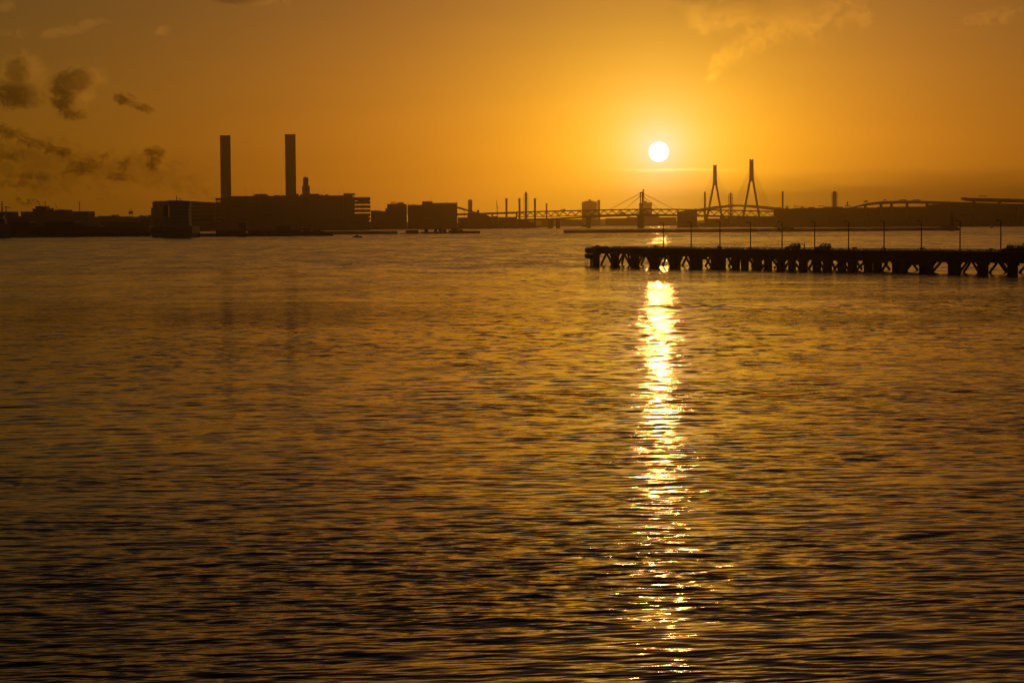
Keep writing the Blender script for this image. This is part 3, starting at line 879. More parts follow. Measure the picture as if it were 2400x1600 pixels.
# left round ramp
cxm = X(521.5, 470, D); rr = (X(540, 470, D) - X(503.5, 470, D))/2
for k in range(8):
    yt = 464 + 9.4*k
    zt_, zb_ = Z(521, yt, D), Z(521, yt+5.2, D)
    part(MB().lathe((cxm, D+rr, 0), [(rr, zb_), (rr+.3, zb_+.4), (rr+.3, zt_)], 28), 'ramp_floor', CONCRETE, root)
    zc0 = Z(521, yt+9.4, D)
    for i in range(11):
        t = math.pi + math.pi*(i+.5)/11
        px_, py_ = cxm + (rr-.8)*math.cos(t), D+rr + (rr-.8)*math.sin(t)
        part(MB().box(px_-.4, px_+.4, py_-.4, py_+.4, zc0 if k < 7 else GROUND, zb_), 'column', CONCRETE, root)
    part(MB().lathe((cxm+2.5, D+rr, 0), [(rr*.55, zc0 if k < 7 else GROUND), (rr*.55, zb_)], 16), 'ramp_core', CLAD, root)
# left wing with ribbon parapets
wx0, wx1 = X(356, 480, D), X(503, 480, D)
part(MB().prism([(wx0, GROUND), (wx1-.2, GROUND), (wx1-.2, Z(503, 476.4, D)), (X(421, 471, D), Z(421, 472.4, D)), (X(391, 470, D), Z(391, 472.4, D)), (wx0, Z(356, 474, D))], D+7, D+90), 'wing_wall', BROWN_CLAD, root)
part(MB().prism([(X(391.1, 470, D), Z(391, 472.3, D)), (wx1-.3, Z(503, 476.3, D)), (wx1-.3, Z(503, 474.5, D)), (X(421, 470, D), Z(421, 469.7, D)), (X(391.1, 470, D), Z(391, 469.6, D))], D+6, D+90), 'wing_roof', STEEL, root)
part(MB().prism([(wx0, Z(356, 473.9, D)), (X(390.9, 470, D), Z(391, 472.3, D)), (X(390.9, 470, D), Z(391, 470.6, D)), (X(360, 470, D), Z(360, 471, D)), (wx0, Z(356, 474, D)+.5)], D+7, D+80), 'wing_roof', STEEL, root)
for k, y in enumerate((481, 490, 499.5, 509, 518.5)):
    part(MB().box(X(446, y, D), wx1-.4, D+4.6, D+6.9, Z(475, y+4.4, D), Z(475, y, D)), 'parapet', CLAD, root)
part(MB().box(X(351.5, 490, D), X(355.8, 490, D), D+12, D+50, GROUND, Z(353, 487, D)), 'annexe', CLAD, root)
building('shed', 'long low dark shed along the foot of the huge warehouse', [(640, 700, 524), (700.4, 770, 522), (770.4, 868, 520.5)], 4218, 8, BROWN_CLAD, 'shed', parapet=False)

# ------------------------------------------------------------------ twin chimneys and the tower beside them
def twin(label, x0, x1, yt, D):
    xm = (X(x0, 400, D)+X(x1, 400, D))/2; wd = X(x1, 400, D)-X(x0, 400, D)
    root = thing('chimney', label, 'chimney', (xm, D, GROUND), group='twin chimneys of the power station')
    zt = Z((x0+x1)/2, yt, D)
    mb = MB(); mb.obox((xm, D+10, (GROUND+zt-3.2)/2), (wd*.90, wd*.82, zt-3.2-GROUND), R(7))
    part(mb, 'shaft', CONCRETE, root)
    mb = MB(); mb.obox((xm, D+10, zt-1.6), (wd*.92, wd*.84, 3.2), R(7))
    part(mb, 'crown', DARK_CONC, root)
    return root
twin('left of the two huge square chimneys above the warehouse', 514, 541, 317.5, 4950)
twin('right of the two huge square chimneys, nearer the sun', 666.5, 693.5, 314.8, 4950)
D = 5000.0
root = thing('tower_building', 'narrow stepped tower right of the twin chimneys', 'tower', (X(716, 500, D), D, GROUND))
part(MB().box(X(708.2, 450, D), X(724.6, 450, D), D, D+18, GROUND, Z(716, 435.5, D)), 'base_block', CONCRETE, root)
part(MB().box(X(710.4, 450, D), X(721.6, 450, D), D+2, D+15, Z(716, 435.5, D), Z(716, 418, D)), 'upper_block', CONCRETE, root)
part(MB().box(X(709.9, 450, D), X(722.1, 450, D), D+1.5, D+15.5, Z(716, 418, D), Z(716, 416.6, D)), 'roof', STEEL, root)
part(MB().box(X(713, 450, D), X(719, 450, D), D+5, D+11, Z(716, 416.6, D), Z(716, 414.6, D)), 'roof_unit', STEEL, root)
# ------------------------------------------------------------------ middle shore: coal works
D = 4450.0
building('industrial_building', 'low building just right of the huge warehouse ramp', [(869, 889.5, 493.3), (890, 903, 495), (903.2, 907, 488.5)], D, 40, BROWN_CLAD)
root = building('plant_building', 'plant building with a row of four short flues', [(907.2, 951, 478.2)], D, 40, BROWN_CLAD)
for px in (916.3, 919.6, 922.8, 925.9):
    part(MB().tube((X(px, 478, D), D+10, Z(px, 478.3, D)), (X(px, 478, D), D+10, Z(px, 472.6, D)), .75, 8), 'flue', STEEL, root)
for (a, b, y) in ((929.5, 935, 475), (935.3, 938, 474), (938.4, 941, 473.6), (941.3, 943, 475.3), (943.4, 946, 473.4)):
    part(MB().box(X(a, y, D), X(b, y, D), D+8, D+14, Z(a, 478.2, D), Z(a, y, D)), 'roof_unit', STEEL, root)
root = building('industrial_building', 'flat block joined to the plant by an open frame', [(955.5, 989, 480)], D, 40, BROWN_CLAD)
for y in (484, 489, 494, 499):
    part(MB().box(X(951.2, y, D), X(955.4, y, D), D+2, D+6, Z(953, y+2.2, D), Z(953, y, D)), 'link_floor', STEEL, root)
part(MB().box(X(950.9, 480, D)+.3, X(952, 480, D), D+6.1, D+7, GROUND, Z(952, 482, D)), 'link_column', STEEL, root)
for px, y in ((956.5, 477.6), (969, 477.8)):
    part(MB().box(X(px-.9, y, D), X(px+.9, y, D), D+4, D+7, Z(px, 480, D), Z(px, y, D)), 'roof_unit', STEEL, root)
root = building('coal_bunker', 'tall dark block with a raised left end and sloping conveyor', [(989.2, 1012, 472), (1012, 1070.5, 475.5)], D-10, 45, BROWN_CLAD)
Dc = D-10
for px, y0, y1 in ((1011.5, 459.5, 472), (1003.3, 470, 472), (1046.5, 473.8, 475.5), (1070, 468, 476)):
    part(MB().tube((X(px, y0, Dc), Dc+6, Z(px, y1, Dc)-.3), (X(px, y0, Dc), Dc+6, Z(px, y0, Dc)), .3 if y1-y0 > 4 else .8, 6), 'antenna', DARK_STEEL, root)
part(MB().box(X(1068, 479, Dc), X(1073, 479, Dc), Dc-1.5, Dc-.3, Z(1070, 478, Dc), Z(1070, 476.4, Dc)), 'conveyor_head', STEEL, root)
root = thing('conveyor', 'sloping covered conveyor from the dark block to the coal shed', 'conveyor', (X(1100, 500, Dc), Dc, GROUND))
part(MB().bar((X(1070.8, 485.5, Dc), Dc+10, Z(1070.8, 485.8, Dc)), (X(1118, 499.5, Dc), Dc+10, Z(1118, 499.9, Dc)), 3.4, 3.6), 'gallery', STEEL, root)
part(MB().box(X(1117.4, 500, Dc), X(1123, 500, Dc), Dc+6, Dc+13, GROUND, Z(1120, 492, Dc)), 'transfer_tower', BROWN_CLAD, root)
part(MB().box(X(1087, 500, Dc), X(1088.3, 500, Dc), Dc+9, Dc+11, GROUND, Z(1088, 491.5, Dc)), 'trestle', STEEL, root)
root = thing('coal_shed', 'wide pitched coal shed under the end of the conveyor', 'shed', (X(1120, 515, Dc), Dc-14, GROUND))
part(MB().prism([(X(1090, 512, Dc), GROUND), (X(1154, 512, Dc), GROUND), (X(1154, 510, Dc), Z(1154, 510.5, Dc)), (X(1131, 499.6, Dc), Z(1131, 499.6, Dc)), (X(1113, 499.6, Dc), Z(1113, 499.6, Dc)), (X(1090, 511, Dc), Z(1090, 511.5, Dc))], Dc-14, Dc+4), 'wall', BROWN_CLAD, root)
mb = MB()
mb.bar((X(1130.8, 499.5, Dc), Dc-14.3, Z(1131, 499.4, Dc)), (X(1154.4, 510, Dc), Dc-14.3, Z(1154, 510.3, Dc)), .5, .8)
part(mb, 'roof_edge', STEEL, root)
building('industrial_shed', 'low shed left of the coal shed', [(1073, 1101, 509.5)], D-20, 20, BROWN_CLAD, 'shed')
building('industrial_shed', 'low sheds on the point where the truss bridge starts', [(1154.5, 1168, 506.5), (1168.3, 1212, 508.5), (1212.3, 1240, 513), (1240.3, 1256, 520)], 4520, 24, BROWN_CLAD, 'shed', parapet=False)
root = thing('mooring_jetty', 'short piled landing stage at the tip of the point', 'jetty', (X(1278, 532, 4570), 4570, 0))
part(MB().box(X(1262, 530, 4570), X(1297, 530, 4570), 4570, 4576, 2.0, 3.2), 'deck', DARK_CONC, root)
for i in range(9):
    xx = X(1264 + i*4, 530, 4570)
    part(MB().box(xx-.6, xx+.6, 4571, 4574, -2, 1.99), 'pile', DARK_CONC, root)

# ------------------------------------------------------------------ far stacks
def stack(label, px, wpx, ytop, D, cap=True, group=None, name='smokestack', mat_=CONCRETE, ytaper=1.0):
    x = X(px, 490, D); r = wpx*sc(D)/2; zt = Z(px, ytop, D)
    root = thing(name, label, 'chimney', (x, D, GROUND), group=group)
    part(MB().tube((x, D, GROUND), (x, D, zt-(3 if cap else 0)), r*ytaper, 14, r), 'shaft', mat_, root, True)
    if cap:
        part(MB().lathe((x, D, zt-3), [(r*1.05, -.4), (r*1.45, 0), (r*1.45, .9), (r*1.1, 1.3), (r*1.1, 3)], 14), 'cap', STEEL, root)
    return root
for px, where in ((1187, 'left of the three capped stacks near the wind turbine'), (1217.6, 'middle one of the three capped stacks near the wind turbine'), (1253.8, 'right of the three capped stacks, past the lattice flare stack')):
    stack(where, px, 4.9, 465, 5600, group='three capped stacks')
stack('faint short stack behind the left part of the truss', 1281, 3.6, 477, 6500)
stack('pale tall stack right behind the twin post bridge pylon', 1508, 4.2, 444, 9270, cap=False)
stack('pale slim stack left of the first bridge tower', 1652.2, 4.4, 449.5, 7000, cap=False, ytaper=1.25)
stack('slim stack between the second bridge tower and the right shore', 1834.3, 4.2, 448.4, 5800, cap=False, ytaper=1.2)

def lattice_stack(label, px, wpx, lpx, ytop, ybot, D, yl):
    """a flue held in a braced steel frame"""
    x = X(px, 490, D); r = wpx*sc(D)/2; hw = lpx*sc(D)/2
    root = thing('lattice_stack', label, 'chimney', (x, D, GROUND))
    zt = Z(px, ytop, D); zl = Z(px, yl, D); zb = GROUND
    part(MB().tube((x, D, zb), (x, D, zt-2.5), r, 12), 'flue', CONCRETE, root, True)
    part(MB().tube((x, D, zt-2.5), (x, D, zt), r*.75, 12), 'flue_tip', STEEL, root, True)
    for sx in (-1, 1):
        for sy in (-1, 1):
            part(MB().bar((x+sx*hw, D+sy*hw, zb), (x+sx*hw, D+sy*hw, zl), .7, .7), 'leg', STEEL, root)
    n = 9
    for i in range(n):
        z0 = zb + (zl-zb)*i/n; z1 = zb + (zl-zb)*(i+1)/n
        for sy in (-1, 1):
            part(MB().bar((x-hw, D+sy*hw, z0), (x+hw, D+sy*hw, z1), .4, .4), 'brace', STEEL, root)
            part(MB().bar((x-hw, D+sy*hw+.45*sy, z1), (x+hw, D+sy*hw+.45*sy, z1), .45, .45), 'girt', STEEL, root)
    return root
lattice_stack('tall lattice flare stack between two capped stacks', 1232.8, 5.2, 9.5, 449.8, 497, 5600, 456)
lattice_stack('lattice stack seen between the two great bridge towers', 1712.5, 4.4, 9.5, 451.5, 480, 6000, 455.5)
lattice_stack('thick lattice stack left of the curved viaduct', 1956, 8.5, 12.2, 448.2, 485, 5300, 452)

D = 6800.0
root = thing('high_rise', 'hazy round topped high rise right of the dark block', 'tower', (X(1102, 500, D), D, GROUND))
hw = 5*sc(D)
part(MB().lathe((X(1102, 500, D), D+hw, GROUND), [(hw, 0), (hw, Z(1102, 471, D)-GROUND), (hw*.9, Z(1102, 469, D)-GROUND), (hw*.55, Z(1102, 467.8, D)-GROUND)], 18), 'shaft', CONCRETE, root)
# wind turbine
D = 6300.0
root = thing('wind_turbine', 'small hazy wind turbine left of the capped stacks', 'wind turbine', (X(1165, 500, D), D, GROUND))
hz_ = Z(1165, 486, D); hx = X(1165.3, 486, D)
part(MB().tube((hx, D, GROUND), (hx, D, hz_), 1.6, 10, 1.0), 'tower', WHITE, root, True)
part(MB().box(hx-1.3, hx+1.3, D-2.6, D+3, hz_-1, hz_+1.4), 'nacelle', WHITE, root)
for ang, ln in ((97, 21.5), (217-40, 7), (337, 8)):
    a = R(ang); Lb = 21.5*(1 if ang == 97 else .42)
    p = Vector((hx, D-3.2, hz_)); q = p + Vector((math.cos(a)*Lb, 0 if ang == 97 else 14, math.sin(a)*Lb))
    part(MB().loft([p, p+(q-p)*.2, q], [.6, 1.15, .2], 6, .35), 'blade', WHITE, root)
part(MB().lathe((hx, D-3.2, hz_-.8), [(.3, 0), (1, .4), (1, 1.2), (.3, 1.6)], 8), 'hub', WHITE, root)

# gas holder and other far blocks across the water
D = 9260.0
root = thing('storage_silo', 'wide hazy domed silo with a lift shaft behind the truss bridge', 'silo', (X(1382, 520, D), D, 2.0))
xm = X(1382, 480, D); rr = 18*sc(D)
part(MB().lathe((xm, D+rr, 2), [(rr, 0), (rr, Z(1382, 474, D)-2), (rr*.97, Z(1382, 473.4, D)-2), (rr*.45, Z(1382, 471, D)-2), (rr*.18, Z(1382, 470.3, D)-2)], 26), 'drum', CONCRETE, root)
part(MB().lathe((X(1382.7, 480, D), D+rr, Z(1382, 470.3, D)), [(2.9*sc(D), 0), (2.9*sc(D), 3.2*sc(D))], 10), 'cupola', STEEL, root)
part(MB().box(X(1400.3, 480, D), X(1406.8, 480, D), D+8, D+18, 2, Z(1403, 469.2, D)), 'lift_shaft', CONCRETE, root)
for px, y in ((1402, 466.5), (1404.5, 466)):
    part(MB().tube((X(px, y, D), D+12, Z(px, 469.3, D)), (X(px, y, D), D+12, Z(px, y, D)), .5, 5), 'aerial', STEEL, root)
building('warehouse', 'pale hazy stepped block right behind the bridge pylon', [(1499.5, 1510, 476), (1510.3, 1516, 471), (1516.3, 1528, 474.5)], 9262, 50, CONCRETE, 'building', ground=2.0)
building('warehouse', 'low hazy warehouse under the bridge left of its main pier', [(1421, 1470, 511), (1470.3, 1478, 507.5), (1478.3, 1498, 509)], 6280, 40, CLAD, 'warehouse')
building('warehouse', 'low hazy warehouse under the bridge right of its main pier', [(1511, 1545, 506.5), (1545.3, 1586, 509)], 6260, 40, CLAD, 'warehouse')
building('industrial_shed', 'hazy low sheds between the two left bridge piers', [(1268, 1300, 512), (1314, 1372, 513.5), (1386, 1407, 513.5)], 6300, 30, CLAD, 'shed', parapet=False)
# small moored vessel under the bridge
D = 5200.0
root = thing('moored_ship', 'hazy small ship moored left of the middle bridge pier', 'ship', (X(1366, 531, D), D, 0))
part(MB().prism([(X(1365, 531, D), -1), (X(1384, 531, D), -1), (X(1384, 531, D), 5), (X(1362, 531, D), 5)], D, D+9), 'hull', HULL, root)
part(MB().prism([(X(1368, 531, D), 5), (X(1382, 531, D), 5), (X(1382, 525, D), 12), (X(1372, 525, D), 12)], D+2, D+7), 'deckhouse', WHITE, root)
part(MB().tube((X(1377, 524, D), D+4, 12), (X(1377, 520, D), D+4, 18), .4, 6), 'mast', STEEL, root)

# ------------------------------------------------------------------ truss bridge with a twin post pylon
D = 4300.0
def interp(pts, x):
    for (a, ya), (b, yb) in zip(pts, pts[1:]):
        if x <= b: return ya + (yb-ya)*(x-a)/(b-a)
    return pts[-1][1]
TOPL = [(1060, 500.8), (1130, 498.6), (1200, 496.5), (1260, 494.5), (1330, 492.9), (1400, 491), (1500, 489.4), (1600, 489.6), (1700, 491.3), (1830, 494.6)]
BOTL = [(1060, 508), (1213, 507.4), (1300, 506.3), (1400, 503.2), (1500, 500.8), (1600, 502.4), (1700, 505), (1830, 508)]
ROADB = [(1222, 517.2), (1300, 515), (1385, 510), (1490, 506.3), (1600, 507.2), (1700, 509.3), (1830, 512.5)]
bridge = thing('truss_bridge', 'long double deck truss bridge with a twin post cable pylon', 'bridge', (X(1502, 534, D), D, 0))
W = 22.0
def deckseg(name, line, x0, x1, th, y0, y1, material):
    a0, a1 = interp(line, x0), interp(line, x1)
    part(MB().prism([(X(x0, a0, D), Z(x0, a0+th, D)), (X(x1, a1, D), Z(x1, a1+th, D)), (X(x1, a1, D), Z(x1, a1, D)), (X(x0, a0, D), Z(x0, a0, D))], D+y0, D+y1), name, material, bridge)
xs = [1066, 1100, 1140, 1180, 1213]
for a, b in zip(xs, xs[1:]): deckseg('viaduct_deck', TOPL, a, b-.05, 4.6, 0, W, STEEL)
for px in (1097, 1153.5, 1210.5):
    part(MB().box(X(px-1.7, 505, D), X(px+1.7, 505, D), D+5, D+W-5, GROUND, Z(px, interp(TOPL, px)+4.6, D)), 'viaduct_pier', CONCRETE, bridge)
P = 19.2
nodes = [1213 + P*i for i in range(33)]
for a, b in zip(nodes, nodes[1:]):
    deckseg('upper_deck', TOPL, a, b-.03, 2.9, 0, W, STEEL)
    deckseg('lower_chord', BOTL, a, b-.03, 1.9, 0, 2.0, STEEL)
    deckseg('lower_chord', BOTL, a, b-.03, 1.9, W-2, W, STEEL)
for i, (a, b) in enumerate(zip(nodes, nodes[1:])):
    m_ = (a+b)/2
    for y_, off in ((1.0, 0.0), (W-1.0, 3.2)):
        at_ = lambda px, line, th: Vector((X(px+off, 500, D), D+y_, Z(px+off, interp(line, px)+th, D)))
        part(MB().bar(at_(a, BOTL, 0.1), at_(m_, TOPL, 2.8), .95, .95), 'diagonal', STEEL, bridge)
        part(MB().bar(at_(m_, TOPL, 2.8), at_(b, BOTL, 0.1), .95, .95), 'diagonal', STEEL, bridge)
for px in (1213.6, 1216.2, 1306.5, 1309.5):
    part(MB().bar((X(px, 500, D), D+2.5, Z(px, interp(BOTL, px), D)), (X(px, 500, D), D+2.5, Z(px, interp(TOPL, px)+2.8, D)), .9, .9), 'vertical', STEEL, bridge)
xs = list(range(1224, 1830, 38))
for a, b in zip(xs, xs[1:]):
    p0, p1 = interp(ROADB, a), interp(ROADB, b)
    t0 = min(4.2, p0-interp(BOTL, a)-1.95); t1 = min(4.2, p1-interp(BOTL, b)-1.95)
    part(MB().prism([(X(a, p0, D), Z(a, p0, D)), (X(b, p1, D)-.05, Z(b, p1, D)), (X(b, p1, D)-.05, Z(b, p1-t1, D)), (X(a, p0, D), Z(a, p0-t0, D))], D+2.2, D+W-2.2), 'lower_deck', CONCRETE, bridge)
for (a, b) in ((1285.5, 1295.5), (1303.3, 1313), (1374.3, 1385), (1495, 1510), (1690.5, 1698), (1710, 1717)):
    yb_ = interp(ROADB, (a+b)/2)
    part(MB().box(X(a, 520, D), X(b, 520, D), D+4, D+W-4, -3, Z((a+b)/2, yb_, D)-.02), 'pier', CONCRETE, bridge)
    part(MB().box(X(a, 520, D)-1, X(b, 520, D)+1, D+2.4, D+W-2.4, Z((a+b)/2, yb_+2.6, D), Z((a+b)/2, yb_, D)-.03), 'pier_cap', CONCRETE, bridge)
pyl = part(MB().box(X(1499.5, 490, D), X(1508.5, 490, D), D+6, D+W-6, Z(1504, 503.5, D), Z(1504, 489.3, D)), 'pylon', CONCRETE, bridge)
zt = Z(1504, 451.5, D)
for a, b in ((1500.8, 1503.2), (1504.9, 1507.3)):
    part(MB().box(X(a, 470, D), X(b, 470, D), D+8, D+11, Z(1504, 489.3, D), zt), 'pylon_post', STEEL, pyl)
part(MB().prism([(X(1498.6, 455, D), Z(1504, 454, D)), (X(1509.6, 455, D), Z(1504, 454, D)), (X(1508, 455, D), Z(1504, 451, D)), (X(1505.5, 455, D), Z(1504, 450, D)), (X(1502.5, 455, D), Z(1504, 450, D)), (X(1500, 455, D), Z(1504, 451, D))], D+7.5, D+11.5), 'pylon_head', STEEL, pyl)
part(MB().box(X(1499, 455, D), X(1509.2, 455, D), D+7.6, D+11.4, Z(1504, 460.3, D), Z(1504, 458.4, D)), 'pylon_saddle', STEEL, pyl)
def cable(a, b, ys, xs, off=0):
    part(MB().tube((X(a[0], a[1], D), D+9+off, Z(a[0], a[1], D)), (X(b[0], b[1], D), D+9+off, Z(b[0], b[1], D)), .24, 5), 'cable', STEEL, bridge)
for o_, dy_ in ((0, 0), (1.2, 1.9)):
    cable((1500, 453+dy_), (1428+2*dy_, 490.8), 0, 0, o_)
    cable((1499.8, 460+dy_), (1464+2*dy_, 490), 0, 0, o_)
    cable((1508.6, 453+dy_), (1581-2*dy_, 489.6), 0, 0, o_)
    cable((1508.8, 460+dy_), (1546-2*dy_, 489.6), 0, 0, o_)
for px, y in ((1317, 481), (1358, 484), (1485, 482), (1593, 483), (1620, 482), (1640, 484)):
    part(MB().tube((X(px, 490, D), D+.5, Z(px, interp(TOPL, px)+.2, D)), (X(px, 490, D), D+.5, Z(px, y, D)), .16, 5), 'light_pole', STEEL, bridge)

# building standing at the foot of the bridge
root = building('pier_building', 'square block at the bridge foot right of the sun glitter', [(1588, 1599, 495.5), (1599.2, 1611, 494), (1611.2, 1634, 493)], 4250, 14, CONCRETE, ground=-2.0, parapet=False, units=((1629, 1633.5, 489, 493),))
part(MB().box(X(1586.8, 530, 4250), X(1638, 530, 4250), 4248, 4249.9, -3, 2.6), 'fender_wall', DARK_CONC, root)
building('warehouse', 'dim warehouse under the truss right of the square block', [(1655, 1700, 512), (1700.3, 1764, 510), (1764.3, 1822, 507)], 4420, 30, BROWN_CLAD, 'warehouse')
building('shed', 'low quay shed right of the square block at the bridge foot', [(1640, 1676, 523), (1676.4, 1720, 525)], 4345, 12, BROWN_CLAD, 'shed')

# lorries on the two decks
def truck(label, px, wpx, hpx, ydeck, D_, dy_, facing=1, group='lorries on the bridges'):
    L = wpx*sc(D_); H = hpx*sc(D_)
    x = X(px, ydeck, D_); z = Z(px, ydeck, D_)
    t = thing('lorry', label, 'lorry', (x, D_+dy_, z), 0, group)
    y0, y1 = D_+dy_, D_+dy_+2.5
    f = facing
    part(MB().box(x-f*L*.5, x+f*L*.27, y0, y1, z+1.0, z+H), 'cargo_box', WHITE, t)
    part(MB().prism([(x+f*L*.29, z+.7), (x+f*L*.5, z+.7), (x+f*L*.5, z+H*.55), (x+f*L*.45, z+H*.86), (x+f*L*.29, z+H*.86)][::f], y0+.05, y1-.05), 'cab', RED, t)
    part(MB().box(x-f*L*.5, x+f*L*.48, y0+.5, y1-.5, z+.6, z+.98), 'chassis', DARK_STEEL, t)
    for k in (-.40, -.29, .38):
        for yy in (y0+.05, y1-.35):
            part(MB().tube((x+f*L*k, yy, z+.5), (x+f*L*k, yy+.3, z+.5), .5, 10), 'wheel', RUBBER, t)
    return t
truck('lorry on the upper deck near the left end of the truss', 1322.5, 6.5, 3.4, 493.1, D, 6)
truck('smaller lorry on the upper deck behind the left truss lorry', 1315.8, 3, 2.6, 493.4, D, 6)
truck('lorry on the lower deck left of the pylon', 1458, 14, 4.4, 502, D, 8, -1)
truck('lorry on the lower deck just left of the pylon foot', 1494, 7, 3.8, 501, D, 8, -1)
truck('lorry on the lower deck right of the pylon foot', 1514, 10, 4.6, 501.1, D, 8, 1)

# ------------------------------------------------------------------ great cable stayed bridge
gb = thing('cable_stayed_bridge', 'great hazy cable stayed bridge with two A shaped towers', 'bridge', (X(1720, 520, 5900), 5900, GROUND))
DECK = [(1600, 496, 7200), (1640, 491.5, 6650), (1661, 488, 6350), (1690, 483.2, 6150), (1722, 480, 5950), (1750, 480.6, 5780), (1775, 483, 5650), (1800, 485.6, 5560), (1830, 489.5, 5450), (1870, 496, 5300)]
DECKW = [(at(px, y, d)) for px, y, d in DECK]
for p, q in zip(DECKW, DECKW[1:]):
    n = Vector((1, 0, 0))
    vs = []
    for c in (p, q):
        for sx, dz in ((-15, -4.2), (15, -4.2), (17, 0), (-17, 0)):
            vs.append(c + n*sx + Vector((0, 0, dz)))
    part(MB().add(vs, [(0,1,2,3),(7,6,5,4),(0,4,5,1),(1,5,6,2),(2,6,7,3),(3,7,4,0)]), 'deck', STEEL, gb)
def tower(px, D_, ytop, ysplit, ywid, ybot, lx_, rx_, wtop):
    s = sc(D_)
    c = X(px, ytop, D_)
    zt, zs, zw, zb = Z(px, ytop, D_), Z(px, ysplit, D_), Z(px, ywid, D_), Z(px, ybot, D_)
    h = wtop*s/2
    y0, y1 = D_-4, D_+4
    hs = h*1.42; leg = 4.6*s
    tw = part(MB().prism([(c-hs, zs), (c+hs, zs), (c+h*1.12, zw), (c+h, zt), (c+h*.75, zt+.4), (c, zt-2.6*s), (c-h*.75, zt+.4), (c-h, zt), (c-h*1.12, zw)], y0, y1), 'tower', STEEL, gb)
    for sg, bx in ((-1, lx_), (1, rx_)):
        xb = X(bx, ybot, D_)
        k = (zs - GROUND)/(zs - zb)
        xo, xi = (xb, xb-sg*leg)
        e0 = c + sg*hs; e1 = e0 - sg*leg*.98
        xo2 = e0 + (xo-e0)*k; xi2 = e1 + (xi-e1)*k
        quad = [(xo2, GROUND), (xi2, GROUND), (e1, zs-.02), (e0, zs-.02)]
        if sg < 0: quad = quad
        part(MB().prism(quad, y0, y1), 'tower_leg', STEEL, tw)
    return c, zt
tower(1675.6, 6250, 386.3, 434, 420, 488, 1659.4, 1690.8, 7.6)
tower(1761.3, 5700, 373.2, 425, 412, 483, 1744.2, 1777.6, 8.6)
def fan(pa, ya0, ya1, Da, lx0, ly0, lx1, ly1, Db, n):
    for i in range(n):
        t = i/(n-1)
        p = at(pa, ya0 + (ya1-ya0)*t, Da); q = at(lx0 + (lx1-lx0)*t, ly0 + (ly1-ly0)*t, Db + (Da-Db)*t*.8)
        part(MB().tube(p, q, .12, 4), 'stay_cable', STEEL, gb)
fan(1672.5, 399, 428, 6250, 1634, 491.5, 1656, 488.5, 6650, 9)
fan(1679, 399, 428, 6250, 1713, 480.5, 1697, 482, 6030, 9)
fan(1757.8, 391, 420, 5700, 1719, 480, 1738, 480.2, 5950, 12)
fan(1765.3, 391, 420, 5700, 1806, 486.3, 1785, 484, 5540, 12)
truck('far lorry on the high deck of the cable stayed bridge', 1719, 4, 2.2, 480.0, 5960, 0, 1)
# ------------------------------------------------------------------ right shore
D = 3980.0
root = building('port_terminal', 'long dark port building with roof frames right of the bridge', [(1822.5, 1866, 489), (1866.2, 1940, 487.6), (1940.2, 1975, 484.6), (1975.2, 2068, 486.6), (2068.2, 2184, 484.3)], D, 60, BROWN_CLAD, 'building')
for (a, b, y0) in ((1825, 1831, 485), (1841.5, 1850, 482.8), (1862, 1873, 482.8), (1876, 1889, 483.3), (1920, 1934, 482.2)):
    ybase = 489 if a < 1866 else 487.6
    for px in (a+.4, (a+b)/2, b-.4):
        part(MB().box(X(px-.3, y0, D), X(px+.3, y0, D), D+6, D+7, Z(px, ybase, D), Z(px, y0+1.2, D)), 'canopy_post', STEEL, root)
    part(MB().box(X(a, y0, D), X(b, y0, D), D+4, D+12, Z(a, y0+1.2, D), Z(a, y0, D)), 'canopy', RED if a in (1862, 1876) else STEEL, root)
for (a, b, y0, yb) in ((1846, 1849, 484.6, 489), (1880, 1886, 485.4, 487.6), (1898, 1912, 485.2, 487.6), (2000, 2012, 484.6, 486.6)):
    part(MB().box(X(a, y0, D), X(b, y0, D), D+14, D+22, Z(a, yb, D), Z(a, y0, D)), 'roof_unit', STEEL, root)
for px, y in ((1847, 472), (1865, 473), (1894, 470.5), (1910.5, 470), (1926, 474), (1942, 469), (1946, 473), (2004, 473), (2012, 474)):
    part(MB().tube((X(px, 487, D), D+16, Z(px, 487, D)), (X(px, 487, D), D+16, Z(px, y, D)), .14, 5), 'light_pole', STEEL, root)
building('port_terminal', 'tall dark port building below the elevated ramp at right', [(2184.3, 2330, 478.5), (2330.3, 2470, 479.5)], D+4, 60, BROWN_CLAD, 'building')
# small gantry crane on the roof line
cr = thing('gantry_crane', 'small gantry crane with a mast left of the curved viaduct', 'crane', (X(1987, 486, 3990), 3990, Z(1987, 486.6, 3980)))
Dg = 3992.0
for px in (1981.5, 1985, 1989, 1993.5):
    part(MB().box(X(px-.45, 485, Dg), X(px+.45, 485, Dg), Dg, Dg+2, Z(px, 486.7, D), Z(px, 482.8, Dg)), 'leg', DARK_STEEL, cr)
part(MB().box(X(1980, 483, Dg), X(1995, 483, Dg), Dg-.2, Dg+2.2, Z(1987, 482.8, Dg), Z(1987, 481.4, Dg)), 'beam', DARK_STEEL, cr)
part(MB().box(X(1985, 480, Dg), X(1988, 480, Dg), Dg, Dg+2, Z(1987, 481.4, Dg), Z(1987, 472.8, Dg)), 'mast', DARK_STEEL, cr)

